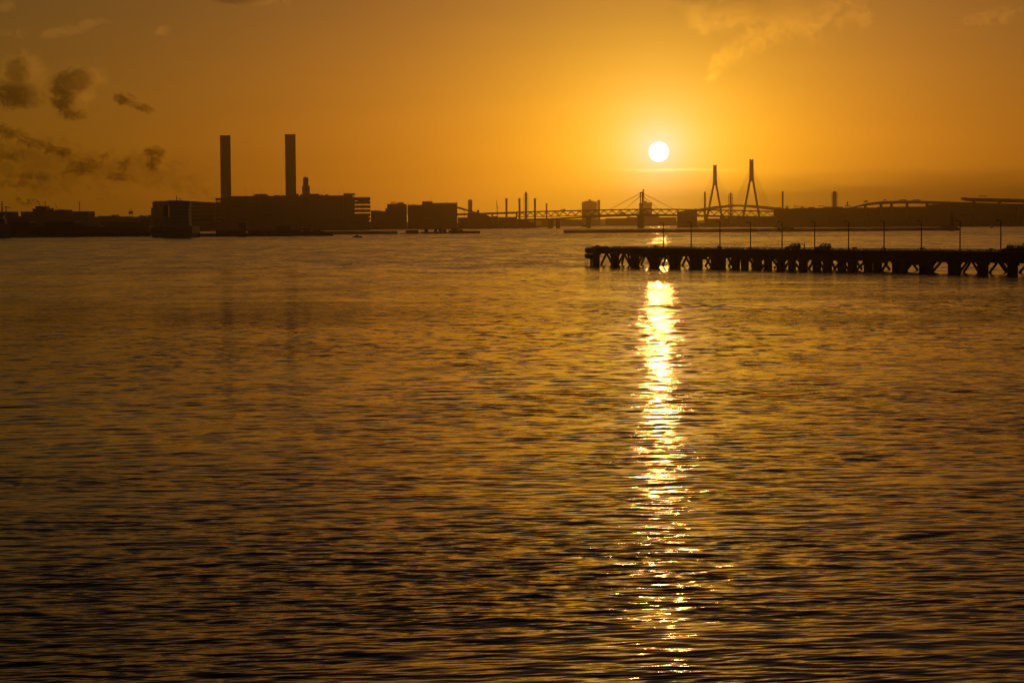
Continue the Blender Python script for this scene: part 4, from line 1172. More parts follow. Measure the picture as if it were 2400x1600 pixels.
# curved viaduct
D = 3940.0
VT = [(1990, 487), (2008, 483), (2030, 477.4), (2045, 474.6), (2060, 472.6), (2090, 470.9), (2130, 470.4), (2180, 471.2), (2240, 473.2), (2330, 476), (2470, 480.5)]
VB = [(1990, 488), (2008, 486), (2030, 482.5), (2045, 480.5), (2060, 479), (2090, 477.6), (2130, 476.8), (2180, 477.4), (2240, 479.6), (2330, 482.4), (2470, 487)]
vd = thing('viaduct', 'curved road viaduct rising behind the right lamp posts', 'bridge', (X(2180, 490, D), D, GROUND))
for (a, ya), (b, yb) in zip(VT, VT[1:]):
    za, zb = interp(VB, a), interp(VB, b)
    part(MB().prism([(X(a, ya, D), Z(a, za, D)), (X(b, yb, D)-.04, Z(b, zb, D)), (X(b, yb, D)-.04, Z(b, yb, D)), (X(a, ya, D), Z(a, ya, D))], D, D+18), 'deck', STEEL, vd)
for px in (2030, 2067, 2091.5, 2128, 2175, 2225, 2280, 2335, 2390):
    part(MB().box(X(px-2.4, 480, D), X(px+2.4, 480, D), D+5, D+13, GROUND, Z(px, interp(VB, px), D)-.02), 'pier', CONCRETE, vd)
for px, y in ((2073.5, 459), (2125, 459), (2145, 464), (2226, 466), (2100, 461), (2170, 462)):
    part(MB().tube((X(px, 472, D), D+1, Z(px, interp(VT, px)+.3, D)), (X(px, 472, D), D+1, Z(px, y, D)), .14, 5), 'light_pole', STEEL, vd)
def sign_gantry(label, a, b, y0, yb, Dg, hb):
    g = thing('sign_gantry', label, 'sign gantry', (X((a+b)/2, yb, Dg), Dg, Z((a+b)/2, yb, Dg)))
    for px in (a, b):
        part(MB().box(X(px, y0, Dg)-.3, X(px, y0, Dg)+.3, Dg+3, Dg+3.6, Z(px, yb+.3, Dg), Z(px, y0+hb, Dg)), 'post', DARK_STEEL, g)
    part(MB().box(X(a, y0, Dg)-.3, X(b, y0, Dg)+.3, Dg+2.9, Dg+3.7, Z((a+b)/2, y0+hb, Dg), Z((a+b)/2, y0, Dg)), 'beam', DARK_STEEL, g)
    return g
g = sign_gantry('road sign gantry where the curved viaduct starts to climb', 2025.2, 2034.8, 470.2, 478, D, 1.0)
part(MB().box(X(2026.5, 472, D), X(2033, 472, D), D+2.4, D+2.85, Z(2030, 474.6, D), Z(2030, 470.6, D)), 'sign_panel', STEEL, g)
g = sign_gantry('second road sign gantry left of the two viaduct lorries', 2071.3, 2079, 467.6, 472, D, .8)
part(MB().box(X(2072.5, 468, D), X(2078, 468, D), D+2.4, D+2.85, Z(2075, 469.6, D), Z(2075, 467.9, D)), 'sign_panel', STEEL, g)
truck('left of two lorries close together on the curved viaduct', 2119, 16, 3.2, 470.6, D, 9, -1)
truck('right of two lorries close together on the curved viaduct', 2150.5, 18, 3.2, 470.8, D, 9, -1)

# upper ramp at the right edge
D = 3880.0
ur = thing('elevated_ramp', 'elevated road ramp ending bluntly at the right edge', 'bridge', (X(2350, 470, D), D, GROUND))
UT = [(2256.5, 462.6), (2274, 464), (2300, 464.4), (2340, 465.2), (2400, 466.8), (2480, 469)]
UB = [(2256.5, 468), (2274, 472), (2300, 473), (2340, 474), (2400, 475.4), (2480, 478)]
for i, ((a, ya), (b, yb)) in enumerate(zip(UT, UT[1:])):
    za, zb = UB[i][1], UB[i+1][1]
    part(MB().prism([(X(a, ya, D), Z(a, za, D)), (X(b, yb, D)-.04, Z(b, zb, D)), (X(b, yb, D)-.04, Z(b, yb, D)), (X(a, ya, D), Z(a, ya, D))], D, D+16), 'deck', STEEL, ur)
for px in (2285, 2345, 2405):
    part(MB().box(X(px-2.6, 480, D), X(px+2.6, 480, D), D+4, D+12, GROUND-5, Z(px, interp(UB, px), D)-.02), 'pier', CONCRETE, ur)
for px, y in ((2258, 459.5), (2264, 460.5), (2270, 461.5), (2283, 459), (2334, 459.5), (2358, 462), (2366, 461), (2382, 459)):
    part(MB().tube((X(px, 465, D), D+1, Z(px, interp(UT, px)+.3, D)), (X(px, 465, D), D+1, Z(px, y, D)), .16, 5), 'light_pole', STEEL, ur)
g = sign_gantry('toll gantry with two hanging lights on the elevated ramp', 2296.2, 2311.6, 458.4, 464.4, D, .9)
for px in (2303, 2309):
    part(MB().box(X(px-1.1, 459, D), X(px+1.1, 459, D), D+3, D+3.6, Z(px, 460.6, D), Z(px, 459.32, D)), 'signal', DARK_STEEL, g)

# low things at the right waterline
building('shed', 'dark reddish shed right of the last but one lamp post', [(2345, 2371, 506.5)], 3968, 8, RED, 'shed')
building('shed', 'long low dark shed behind the lighthouse end of the breakwater', [(2276, 2344.5, 519.5)], 3966, 9, BROWN_CLAD, 'shed')
building('shed', 'low shed at the right edge behind the last lamp post', [(2382, 2440, 514)], 3970, 7, BROWN_CLAD, 'shed')
building('shed', 'low quay shed behind the fourth lamp post from the left', [(1764, 1820, 522)], 4180, 9, BROWN_CLAD, 'shed')

# tiny fishing boat at right
D = 3000.0
root = thing('fishing_boat', 'tiny fishing boat with a mast far out at right', 'boat', (X(2324, 534, D), D, 0))
part(MB().prism([(X(2321, 533, D), .9), (X(2321.6, 533, D), -.4), (X(2326.8, 533, D), -.4), (X(2328, 533, D), 1.3)], D, D+1.6), 'hull', DARK_STEEL, root)
part(MB().box(X(2322.5, 533, D), X(2325, 533, D), D+.3, D+1.3, .9, 2.0), 'cabin', CLAD, root)
part(MB().tube((X(2323.7, 531, D), D+.8, 2.0), (X(2323.7, 530, D), D+.8, 3.4), .1, 5), 'mast', DARK_STEEL, root)

# motor boat left of centre
D = 1880.0
bx = X(837.5, 555, D)
root = thing('motorboat', 'small dark motorboat under way left of centre', 'boat', (bx, D, 0))
def hull_mesh(mb, cx, cy, L, B, zd, sheer=.5):
    n = 9; ring = []
    for i in range(n):
        t = i/(n-1)
        w = B/2*(1 - max(0, (t-.45)/.55)**2.2)*(.85+.15*min(1, t*4)) + .02
        x = cx - L/2 + L*t
        zt_ = zd + sheer*t*t
        ring.append([(x, cy-w, zt_), (x+(.0 if t < .9 else -.4), cy-w*.55, .05), (x, cy, -.35+.3*t), (x, cy+w*.55, .05), (x, cy+w, zt_)])
    vs = [p for r_ in ring for p in r_]; fs = []
    for i in range(n-1):
        for k in range(4):
            fs.append((i*5+k, i*5+k+1, i*5+5+k+1, i*5+5+k))
        fs.append((i*5+4, i*5, i*5+5, i*5+9))
    fs.append((0, 4, 3, 2, 1)); fs.append(tuple((n-1)*5+k for k in range(5)))
    return mb.add(vs, fs)
part(hull_mesh(MB(), bx, D+1.3, 7.6, 2.5, .75), 'hull', DARK_STEEL, root)
part(MB().prism([(bx-1.9, .8), (bx+1.3, .8), (bx+.7, 1.9), (bx-1.6, 2.0)], D+.5, D+2.1), 'cabin', CLAD, root)
part(MB().prism([(bx-1.5, 1.3), (bx+.85, 1.3), (bx+.6, 1.8), (bx-1.4, 1.8)], D+.46, D+.49), 'window', GLASS, root)
part(MB().tube((bx-1.0, D+1.3, 2.0), (bx-1.1, D+1.3, 3.0), .05, 5), 'aerial', DARK_STEEL, root)
part(MB().box(bx-4.15, bx-3.7, D+1.05, D+1.55, .1, 1.2), 'outboard_motor', DARK_STEEL, root)
part(MB().bar((bx+1.6, D+.7, .95), (bx+3.4, D+1.3, 1.7), .05, .05), 'bow_rail', STEEL, root)
# ------------------------------------------------------------------ pier
PD = Vector((0.56, -0.8285, 0.0)).normalized()
PA = Vector((20.8, 617.7, 0.0)) + PD*0.9
PN = Vector((-PD.y, PD.x, 0.0))          # across, away from the camera
PROT = math.atan2(PD.y, PD.x)
DECK_Z = 4.70
def pw(s, o, z): return PA + PD*s + PN*o + Vector((0, 0, z))
def ps(px, o, py=585):
    """how far along the pier a photo pixel column meets a line o metres across"""
    d = ray(px, py); k = d.x/d.y
    q = PA + PN*o
    return (k*q.y - q.x)/(PD.x - k*PD.y)

pier = thing('pier', 'dark concrete pier on piles reaching in from the right', 'pier', tuple(PA), PROT, local=True)
PLEN = 158.0
PITCH_P = 8.6
nb = int(PLEN/PITCH_P)
bents = [2.7 + PITCH_P*i for i in range(nb+1)]
prnd = random.Random(3)
def beam_bottom(s):
    return 3.15 - 0.85*min(1, max(0, (s-22)/55.0))
# deck panels with open joints
edges = [-.9] + [b + PITCH_P/2 for b in bents]
for a, b in zip(edges, edges[1:]):
    dz = prnd.uniform(-.012, .012)
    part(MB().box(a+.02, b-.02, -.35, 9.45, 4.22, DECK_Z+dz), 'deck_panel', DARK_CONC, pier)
    for o in (0.35, 8.05):
        bb = beam_bottom((a+b)/2)
        part(MB().box(a+.03, b-.03, o, o+.75, bb, 4.219), 'edge_beam', DARK_CONC, pier)
    # kerb rail on short posts
    for o in (-.10, 9.0):
        mbk = MB()
        g0 = prnd.choice((.12, .12, .3, .7)); g1 = prnd.choice((.1, .1, .25))
        kh = 0.0 if o > 1 else -.14
        mbk.box(a+g0, b-g1, o, o+.22, DECK_Z+.27+kh, DECK_Z+.48+kh)
        part(mbk, 'kerb_rail', CONCRETE, pier)
        n = 4
        for i in range(n):
            xx = a+g0+.25 + (b-g1-a-g0-.5)*i/(n-1)
            part(MB().box(xx-.14, xx+.14, o+.02, o+.2, DECK_Z+.013, DECK_Z+.269+kh), 'kerb_post', CONCRETE, pier)
bents_far = [2.7 + 9.25*i for i in range(int(PLEN/9.25)+1)]
for row, o, bl in (('near', .72, bents), ('far', 7.5, bents_far)):
    pitch = bl[1]-bl[0]
    for i, s in enumerate(bl):
        bb = beam_bottom(s)
        if row == 'near':
            part(MB().box(s-.5, s+.5, 1.12, 8.03, bb+.25, 4.215), 'cross_beam', DARK_CONC, pier)
        h = (.78 if row == 'near' else .70) + prnd.uniform(-.06, .10)
        s_ = s + prnd.uniform(-.25, .25)*(i > 1)
        part(MB().box(s_-h, s_+h, o-.75, o+.75, -2.5, bb-.02), 'pile', DARK_CONC, pier)
        part(MB().box(s_-h-.22, s_+h+.22, o-.95, o+.95, bb-.5, bb-.021), 'pile_cap', DARK_CONC, pier)
        if i == len(bl)-1: continue
        m_ = s + pitch/2 + prnd.uniform(-.45, .45)
        j = prnd.uniform(-.3, .5); sp = 2.1 + (0.5 if o < 3 else 0) + prnd.uniform(-.45, .45)
        kind = prnd.random()
        top = beam_bottom(m_)-.02
        if kind < .72 or i < 3:
            part(MB().bar((m_+j-.35, o, top), (m_-sp, o, .1), .42, .42), 'brace', DARK_CONC, pier)
        if kind > .18 or i < 3:
            part(MB().bar((m_-j+.35, o+.45, top), (m_+sp, o+.45, .1), .42, .42), 'brace', DARK_CONC, pier)
        if prnd.random() < .6:
            part(MB().bar((m_-sp, o, .35), (m_-sp+.9, o+.1, -.8), .42, .42), 'brace_foot', DARK_CONC, pier)
        if i >= 1 and row == 'near' and prnd.random() < .5:
            w_ = prnd.uniform(1.5, 2.6)
            part(MB().prism([(s+.8, 1.4), (s+w_, 1.4), (s+w_, bb-.02), (s-.2, bb-.02), (s-.2, bb-.4), (s+.5, bb-.6)], -.32, .32), 'fender_panel', DARK_STEEL, pier)
        if row == 'near' and prnd.random() < .35:
            part(MB().box(m_-1.5, m_+1.3, .4, .7, bb-.75, bb-.03), 'service_pipe', DARK_STEEL, pier)
# stepped end of the pier
part(MB().box(-1.25, -.92, -.2, 9.3, 3.75, 4.62), 'end_beam', DARK_CONC, pier)
part(MB().prism([(-.9, 3.1), (-1.25, 2.7), (-1.3, 2.35), (-.6, 2.0), (.1, 1.75), (1.6, 1.75), (1.6, 3.1)], -.3, .33), 'end_fender', RUBBER, pier)
part(MB().prism([(-1.2, 3.72), (-1.1, 3.3), (-.94, 3.3), (-.94, 3.72)], 0, 9.2), 'end_corbel', DARK_CONC, pier)
for o in (.1, .85):
    part(MB().tube((-1.6, o, -1), (-1.6, o, 3.72), .06, 6), 'ladder_rail', STEEL, pier)
for k in range(11):
    part(MB().bar((-1.6, .16, .3+.31*k), (-1.6, .79, .3+.31*k), .04, .04), 'ladder_rung', STEEL, pier)
part(MB().tube((.7, .5, -1), (.7, .5, 1.74), .28, 8), 'end_pile', DARK_CONC, pier)
part(MB().box(-.9, 6.2, 2.2, 2.5, DECK_Z+.02, DECK_Z+.5), 'end_kerb', CONCRETE, pier)

# bollards
ORD = ('first', 'second', 'third', 'fourth', 'fifth', 'sixth', 'seventh', 'eighth', 'ninth', 'tenth', 'eleventh')
bol = [(1400, 'mooring bollard near the outer end of the pier'), (1535, 'mooring bollard just left of the first lamp post'), (1684, 'mooring bollard at the foot of the third lamp post'),
       (2001, 'mooring bollard just right of the seventh lamp post'), (2160, 'mooring bollard at the foot of the ninth lamp post'), (2322, 'mooring bollard left of the dark car at the right')]
bproto = None
for px, lbl in bol:
    p = pw(ps(px, .55), .55, DECK_Z)
    if bproto is None:
        bproto = thing('bollard', lbl, 'bollard', tuple(p), 0, 'mooring bollards along the pier', local=True)
        part(MB().lathe((0, 0, 0), [(.42, 0), (.42, .06), (.27, .10), (.25, .52)], 14), 'post', DARK_STEEL, bproto, True)
        part(MB().lathe((0, 0, 0), [(.25, .521), (.50, .60), (.54, .72), (.40, .83), (.1, .86)], 14), 'head', DARK_STEEL, bproto, True)
        part(MB().bar((.3, 0, .76), (.78, 0, .70), .2, .16), 'horn', DARK_STEEL, bproto)
    else:
        c = copy_tree(bproto); c.location = p; c['label'] = lbl
# tyre or ring leaning at the eighth lamp
p = pw(ps(2070, .5), .5, DECK_Z)
t_ = MB(); n1, n2 = 18, 6; vs = []; fs = []
for i in range(n1):
    a = 2*math.pi*i/n1
    for k in range(n2):
        b = 2*math.pi*k/n2
        rr_ = .40 + .085*math.cos(b)
        vs.append((p.x + rr_*math.cos(a), p.y + .085*math.sin(b) + .12*math.sin(a), p.z + .49 + rr_*math.sin(a)))
for i in range(n1):
    for k in range(n2):
        fs.append((i*n2+k, ((i+1) % n1)*n2+k, ((i+1) % n1)*n2+(k+1) % n2, i*n2+(k+1) % n2))
t_.add(vs, fs)
root = thing('lifebuoy', 'round lifebuoy ring standing at the foot of the eighth lamp post', 'lifebuoy', tuple(p))
part(t_, 'ring', RUBBER, root, True)
part(MB().box(p.x+.42, p.x+.58, p.y-.1, p.y+.1, p.z, p.z+.75), 'stand', DARK_STEEL, root)

# ------------------------------------------------------------------ lamp posts
LAMPS = [(1555, 522.3), (1620, 520.3), (1687.5, 519), (1759, 520.5), (1833, 520), (1909.5, 519.5), (1989, 519), (2072, 518.5), (2159.5, 518), (2250, 517.5), (2345.5, 516.8)]
lproto = None
LP_TOP = []
for i, (px, py) in enumerate(LAMPS):
    s = ps(px, 7.6); p = pw(s, 7.6, DECK_Z)
    H = at(px, py, p.y).z - DECK_Z
    where = 'slender lamp post on the pier, %s from the left%s' % (ORD[i], {0: ', nearest the pier end', 1: ', gull on top', 2: ', gull on top', 5: ', behind the hatchback nose', 9: ', last but one', 10: ', beside the dark car'}.get(i, ''))
    if lproto is None:
        H0_ = H
        lproto = thing('street_lamp', where, 'lamp post', tuple(p), 0, 'lamp posts along the pier', local=True)
        part(MB().lathe((0, 0, 0), [(.20, 0), (.20, .35), (.15, .5), (.135, 3.5), (.10, H-.12)], 10), 'pole', DARK_STEEL, lproto, True)
        part(MB().bar((.06, 0, H-.10), (-.45, 0, H-.02), .09, .09), 'arm', DARK_STEEL, lproto)
        hd = part(MB().prism([(-.43, H-.10), (-.43, H+.04), (-.65, H+.10), (-1.05, H+.11), (-1.12, H+.02), (-1.05, H-.04)], -.17, .17), 'lamp_head', DARK_STEEL, lproto)
        part(MB().box(-1.0, -.6, -.13, .13, H-.10, H-.05), 'lens', GLASS, hd)
        part(MB().box(-.24, .24, -.24, .24, .0, .02), 'base_plate', DARK_STEEL, lproto)
    else:
        c = copy_tree(lproto); c.location = p; c['label'] = where
        for ch in c.children:
            pass
        c.scale = (1, 1, H/H0_)
    LP_TOP.append(p + Vector((0, 0, H)))
# gulls standing on three of the lamp heads
def gull(label, p, face):
    root = thing('gull', label, 'bird', tuple(p), 0, 'gulls on the lamp posts')
    f = face
    def q(x, z): return (p.x + f*x, p.y, p.z + z)
    body = part(MB().loft([q(.30, .17), q(.20, .17), q(.08, .19), q(-.06, .22), q(-.16, .27), q(-.20, .33), q(-.25, .36), q(-.31, .35), q(-.37, .33)], [.01, .045, .085, .10, .075, .05, .058, .035, .006], 8), 'body', WHITE, root, True)
    for sy in (-1, 1):
        part(MB().tube((p.x-f*.01, p.y+sy*.03, p.z), (p.x-f*.01, p.y+sy*.03, p.z+.14), .012, 5), 'leg', RED, root)
        part(MB().loft([(p.x+f*.36, p.y+sy*.05, p.z+.19), (p.x+f*.12, p.y+sy*.095, p.z+.22), (p.x-f*.08, p.y+sy*.085, p.z+.25)], [.01, .055, .03], 6, .35), 'wing', STEEL, root, True)
gull('gull on the second lamp post from the left', LP_TOP[1] + Vector((-.8, 0, .10)), 1)
gull('gull on the third lamp post from the left, near the first bridge tower', LP_TOP[2] + Vector((-.55, 0, .09)), -1)
gull('gull on the ninth lamp post from the left', LP_TOP[8] + Vector((-.95, 0, .11)), 1)

# ------------------------------------------------------------------ cars
def car(label, p, rot, L, W, H, color, rough=.35, hood=.27, rear=.04, tail_open=False, van=False):
    """nose towards local -x"""
    t = thing('car', label, 'car', tuple(p), rot, None, local=True)
    paint = mat('car_paint_%s' % color[0], color[1], rough, .0, .08, 1.0, .5)
    h, w = L/2, W/2
    belt = H*.60
    cowl = -h + L*hood
    # body shell with rounded plan and shoulder
    prof = [(-h, .34), (-h-.02, .52), (-h+.07, .68), (-h+.32, belt-.14), (cowl, belt), (h-.10, belt+.02), (h, belt-.12), (h+.02, .55), (h-.04, .34),
            (h-.42, .26), (h*.62+.36, .26), (h*.62+.30, .50), (h*.62+.12, .66), (h*.62-.12, .66), (h*.62-.30, .50), (h*.62-.36, .26),
            (-h*.62+.36, .24), (-h*.62+.30, .50), (-h*.62+.12, .66), (-h*.62-.12, .66), (-h*.62-.30, .50), (-h*.62-.36, .26), (-h+.30, .26)]
    mb = MB(); n = len(prof)
    secs = [(-w, .90), (-w*.93, 1.0), (w*.93, 1.0), (w, .90)]
    vs = []
    for (y, k) in secs:
        for (x, z) in prof:
            vs.append((x*(k*.02+.98), y, .26 + (z-.26)*(k if z > .6 else 1)))
    fs = [tuple(range(n)), tuple(range(4*n-1, 3*n-1, -1))]
    for a in range(3):
        for i in range(n):
            j = (i+1) % n
            fs.append((a*n+j, a*n+i, (a+1)*n+i, (a+1)*n+j))
    mb.add(vs, fs)
    part(mb, 'body', paint, t)
    # cabin: roof panel on pillars
    rw = w*.80; bw = w*.92
    x0, x1 = cowl+.02, h-rear-.06
    r0, r1 = cowl + (H-belt)*(.92 if not van else .75), h - rear - (H-belt)*(.42 if not van else .12)
    roof = MB()
    roof.add([(r0, -rw, H-.07), (r1, -rw, H-.08), (r1, rw, H-.08), (r0, rw, H-.07), (r0+.12, -rw*.86, H-.01), (r1-.14, -rw*.86, H-.02), (r1-.14, rw*.86, H-.02), (r0+.12, rw*.86, H-.01)],
             [(3,2,1,0),(4,5,6,7),(0,1,5,4),(1,2,6,5),(2,3,7,6),(3,0,4,7)])
    part(roof, 'roof', paint, t)
    xb = x0 + (x1-x0)*.50; rb = r0 + (r1-r0)*.42
    xc = x0 + (x1-x0)*.80; rc = r0 + (r1-r0)*.86
    for sy in (-1, 1):
        for bx_, rx_, wd in ((x0, r0+.02, .09), (xb, rb, .11), (xc, rc, .14), (x1, r1-.02, .16)):
            part(MB().bar((bx_, sy*bw, belt-.02), (rx_, sy*rw, H-.075), wd, .07), 'pillar', paint, t)
        def pane(b0, b1, t0, t1):
            y0, y1 = sy*bw, sy*rw; e = sy*.012
            part(MB().add([(b0+.06, y0, belt+.02), (b1-.07, y0, belt+.02), (t1-.06, y1, H-.085), (t0+.05, y1, H-.085), (b0+.06, y0-e, belt+.02), (b1-.07, y0-e, belt+.02), (t1-.06, y1-e, H-.085), (t0+.05, y1-e, H-.085)],
                          [(0,1,2,3),(7,6,5,4),(0,4,5,1),(1,5,6,2),(2,6,7,3),(3,7,4,0)]), 'side_window', GLASS, t)
        pane(x0, xb, r0, rb); pane(xb, xc, rb, rc); pane(xc, x1, rc, r1)
    part(MB().add([(x0+.01, -bw*.93, belt+.02), (x0+.01, bw*.93, belt+.02), (r0+.01, rw*.93, H-.085), (r0+.01, -rw*.93, H-.085), (x0+.025, -bw*.93, belt+.02), (x0+.025, bw*.93, belt+.02), (r0+.025, rw*.93, H-.085), (r0+.025, -rw*.93, H-.085)],
                  [(0,1,2,3),(7,6,5,4),(0,4,5,1),(1,5,6,2),(2,6,7,3),(3,7,4,0)]), 'windscreen', GLASS, t)
    if tail_open:
        tg = part(MB().add([(r1, -rw*.95, H-.03), (r1, rw*.95, H-.03), (r1+.95, rw, H-.20), (r1+.95, -rw, H-.20), (r1, -rw*.95, H-.11), (r1, rw*.95, H-.11), (r1+.92, rw, H-.29), (r1+.92, -rw, H-.29)],
                           [(0,1,2,3),(7,6,5,4),(0,4,5,1),(1,5,6,2),(2,6,7,3),(3,7,4,0)]), 'tailgate', paint, t, label='raised tailgate')
    else:
        part(MB().add([(x1+.01, -bw*.9, belt+.03), (x1+.01, bw*.9, belt+.03), (r1+.01, rw*.9, H-.09), (r1+.01, -rw*.9, H-.09), (x1-.01, -bw*.9, belt+.03), (x1-.01, bw*.9, belt+.03), (r1-.01, rw*.9, H-.09), (r1-.01, -rw*.9, H-.09)],
                      [(0,1,2,3),(7,6,5,4),(0,4,5,1),(1,5,6,2),(2,6,7,3),(3,7,4,0)]), 'rear_window', GLASS, t)
    for sx in (-1, 1):
        for sy in (-1, 1):
            cx_ = sx*h*.62
            wh = part(MB().lathe((0, 0, 0), [(.20, -.09), (.29, -.10), (.315, -.06), (.315, .06), (.29, .10), (.20, .09)], 16), 'wheel', RUBBER, t, True)
            rim = part(MB().lathe((0, 0, 0), [(.19, -.085), (.19, .085)], 12), 'rim', STEEL, wh)
            wh.rotation_euler = (R(90), 0, 0); wh.location = (cx_, sy*(w-.12), .315)
        part(MB().box(-h-.03, -h+.08, sx*w*.55-.17, sx*w*.55+.17, .58, .70), 'headlight', GLASS, t)
        part(MB().box(h-.05, h+.03, sx*w*.80-.07, sx*w*.80+.07, belt-.25, belt-.05), 'tail_light', RED, t)
        part(MB().obox((cowl+.35, sx*(w+.06), belt+.10), (.12, .18, .12)), 'mirror', paint, t)
    part(MB().box(-h*.5, h*.75, -w*.8, w*.8, .22, .30), 'underbody', RUBBER, t)
    return t
def on_pier(px, o): return pw(ps(px, o), o, DECK_Z+.014)
car('small car with its tailgate raised, left of the standing person', on_pier(1858, 1.7), R(-10), 3.9, 1.7, 1.68, ('silver', (.28, .29, .29)), tail_open=True)
car('pale hatchback parked at the sixth lamp post', on_pier(1929, 1.7), R(-12), 4.0, 1.72, 1.66, ('pale', (.55, .55, .53)))
car('dark low car at the right edge in front of a taller car', on_pier(2369, 1.5), R(-9), 4.5, 1.78, 1.52, ('black', (.015, .015, .017)), hood=.24)
car('tall dark car cut off by the right edge', on_pier(2406, 4.4), R(-8), 4.7, 1.85, 1.95, ('dark_blue', (.02, .022, .03)), hood=.2, van=True)

# ------------------------------------------------------------------ people
SKIN = mat('skin', (.45, .28, .2), .6); HAIR = mat('dark_hair', (.02, .015, .012), .7, scale=8)
def person(label, p, face, coat, trousers, pose='stand', height=1.72, group=None):
    """one continuous body grown along a skeleton; face is the heading, pose moves the arms"""
    k = height/1.72
    J = {'pelvis': (0, 0, .93), 'waist': (0, 0, 1.08), 'chest': (0, -.01, 1.28), 'neck': (0, 0, 1.46), 'head0': (0, -.02, 1.54), 'head1': (0, -.03, 1.64), 'crown': (0, -.02, 1.70)}
    rad = {'pelvis': (.15, .11), 'waist': (.13, .10), 'chest': (.165, .115), 'neck': (.052, .052), 'head0': (.065, .075), 'head1': (.078, .095), 'crown': (.045, .055)}
    E = [('pelvis', 'waist'), ('waist', 'chest'), ('chest', 'neck'), ('neck', 'head0'), ('head0', 'head1'), ('head1', 'crown')]
    for s, n in ((-1, 'l'), (1, 'r')):
        st = .0 if pose != 'step' else .13*s
        J.update({n+'hip': (s*.095, 0, .87), n+'knee': (s*.10, -.03+st*.6, .48), n+'ankle': (s*.10, st, .09), n+'toe': (s*.115, st-.16, .035),
                  n+'sho': (s*.185, 0, 1.40)})
        if pose == 'phone' and s > 0:
            J.update({n+'elb': (s*.27, -.10, 1.14), n+'wri': (s*.15, -.30, 1.26), n+'hand': (s*.12, -.36, 1.31)})
        elif pose == 'hips':
            J.update({n+'elb': (s*.36, .06, 1.16), n+'wri': (s*.21, -.06, 1.02), n+'hand': (s*.15, -.1, 1.0)})
        else:
            J.update({n+'elb': (s*.245, .02, 1.13), n+'wri': (s*.25, -.06, .88), n+'hand': (s*.245, -.09, .79)})
        rad.update({n+'hip': (.095, .10), n+'knee': (.065, .068), n+'ankle': (.045, .05), n+'toe': (.04, .03), n+'sho': (.075, .075), n+'elb': (.05, .05), n+'wri': (.034, .034), n+'hand': (.028, .04)})
        E += [('pelvis', n+'hip'), (n+'hip', n+'knee'), (n+'knee', n+'ankle'), (n+'ankle', n+'toe'), ('chest', n+'sho'), (n+'sho', n+'elb'), (n+'elb', n+'wri'), (n+'wri', n+'hand')]
    names = list(J); idx = {a: i for i, a in enumerate(names)}
    me = bpy.data.meshes.new('person')
    me.from_pydata([tuple(c*k for c in J[a]) for a in names], [(idx[a], idx[b]) for a, b in E], [])
    o = bpy.data.objects.new('body_rig', me); COL.objects.link(o)
    sk = o.modifiers.new('skin', 'SKIN'); sk.use_smooth_shade = True
    lay = me.skin_vertices[0].data
    for a in names:
        lay[idx[a]].radius = tuple(c*k for c in rad[a]); lay[idx[a]].use_root = (a == 'pelvis')
    sb = o.modifiers.new('sub', 'SUBSURF'); sb.levels = 1; sb.render_levels = 1
    dg = bpy.context.evaluated_depsgraph_get()
    nm = bpy.data.meshes.new_from_object(o.evaluated_get(dg))
    bpy.data.objects.remove(o); bpy.data.meshes.remove(me)
    root = thing('person', label, 'person', tuple(p), face, group, local=True)
    nm.name = 'body'
    nm.materials.clear()
    for m_ in (coat, trousers, SKIN): nm.materials.append(m_)
    for pl in nm.polygons:
        z = pl.center.z/k; x = abs(pl.center.x)/k
        pl.material_index = 2 if z > 1.47 or (x > .2 and z < .86 and z > .7) else (1 if z < .92 else 0)
    b = bpy.data.objects.new('body', nm); COL.objects.link(b); b.parent = root
    hr = MB().lathe((0, .005*k, 1.62*k), [(.095*k, -.06*k), (.105*k, .0), (.092*k, .06*k), (.055*k, .105*k), (.01*k, .118*k)], 12)
    hair = part(hr, 'hair', HAIR, root, True)
    return root
NAVY = mat('navy_cloth', (.03, .035, .06), .9, scale=6); GREYC = mat('grey_cloth', (.12, .12, .12), .9, scale=6); BLACKC = mat('black_cloth', (.02, .02, .02), .9, scale=6); BEIGE = mat('beige_cloth', (.3, .25, .18), .9, scale=6)
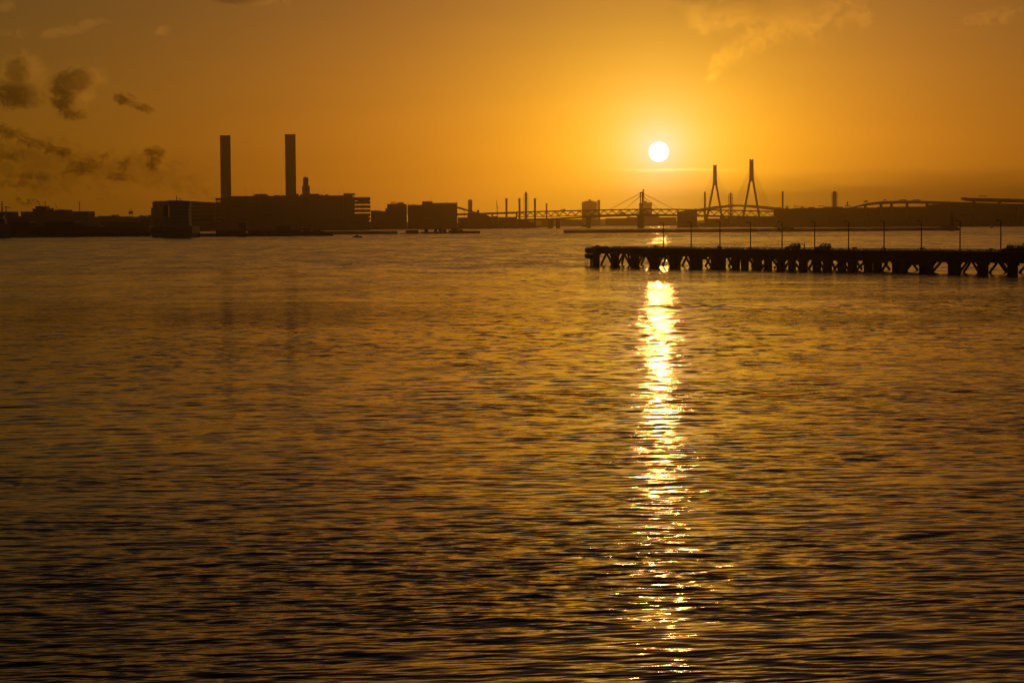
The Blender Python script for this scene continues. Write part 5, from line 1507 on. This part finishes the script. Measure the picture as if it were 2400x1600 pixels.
person('person in dark clothes standing right of the open tailgate', on_pier(1885.5, 2.6), R(-70), BLACKC, BLACKC, 'phone', 1.76)
person('person mostly hidden behind the car with the raised tailgate', on_pier(1872.5, 4.0), R(160), GREYC, NAVY, 'stand', 1.74)
person('leftmost of three people behind the low dark car', on_pier(2361, 4.2), R(30), NAVY, BLACKC, 'stand', 1.66, 'people behind the dark car')
person('middle of three people behind the low dark car, the tallest', on_pier(2366.6, 4.7), R(0), BLACKC, BLACKC, 'hips', 1.80, 'people behind the dark car')
person('rightmost of three people behind the low dark car', on_pier(2372, 4.0), R(-40), BEIGE, NAVY, 'stand', 1.68, 'people behind the dark car')
# ------------------------------------------------------------------ steam drifting off the far left factory
def plume():
    D = 3440.0
    pts = [(103, 487, 2.5), (97, 482, 3.2), (88, 476.5, 4.6), (79, 473, 6.2), (70, 472.5, 5.6), (60, 478, 4.0), (50, 477, 4.2), (44, 470, 4.6), (40, 463, 3.4), (34, 456, 2.2)]
    mb = MB(); n = 40; c = []; rr = []
    r = random.Random(5)
    for i in range(n):
        t = i/(n-1)*(len(pts)-1); a = min(int(t), len(pts)-2); f = t-a
        px, py, rad = [pts[a][k]*(1-f)+pts[a+1][k]*f for k in range(3)]
        c.append(at(px, py, D) + Vector((0, r.uniform(-1, 1), r.uniform(-.6, .6)))); rr.append(rad*sc(D)*1.5)
    mb.loft(c, rr, 14)
    m = bpy.data.materials.new('steam'); m.use_nodes = True
    t = NT(m.node_tree); t.n.clear()
    v = t.node('ShaderNodeVolumePrincipled')
    geo = t.node('ShaderNodeNewGeometry')
    n1 = t.noise(geo.outputs['Position'], .16, 4, .65, .3)
    v.inputs['Color'].default_value = (.35, .33, .30, 1)
    v.inputs['Anisotropy'].default_value = .3
    t.link(t.mul(t.step(n1, .47, .72), .22), v.inputs['Density'])
    out = t.node('ShaderNodeOutputMaterial'); t.link(v.outputs[0], out.inputs['Volume'])
    o = mb.build('steam', m); o['kind'] = 'stuff'
    return o
plume()
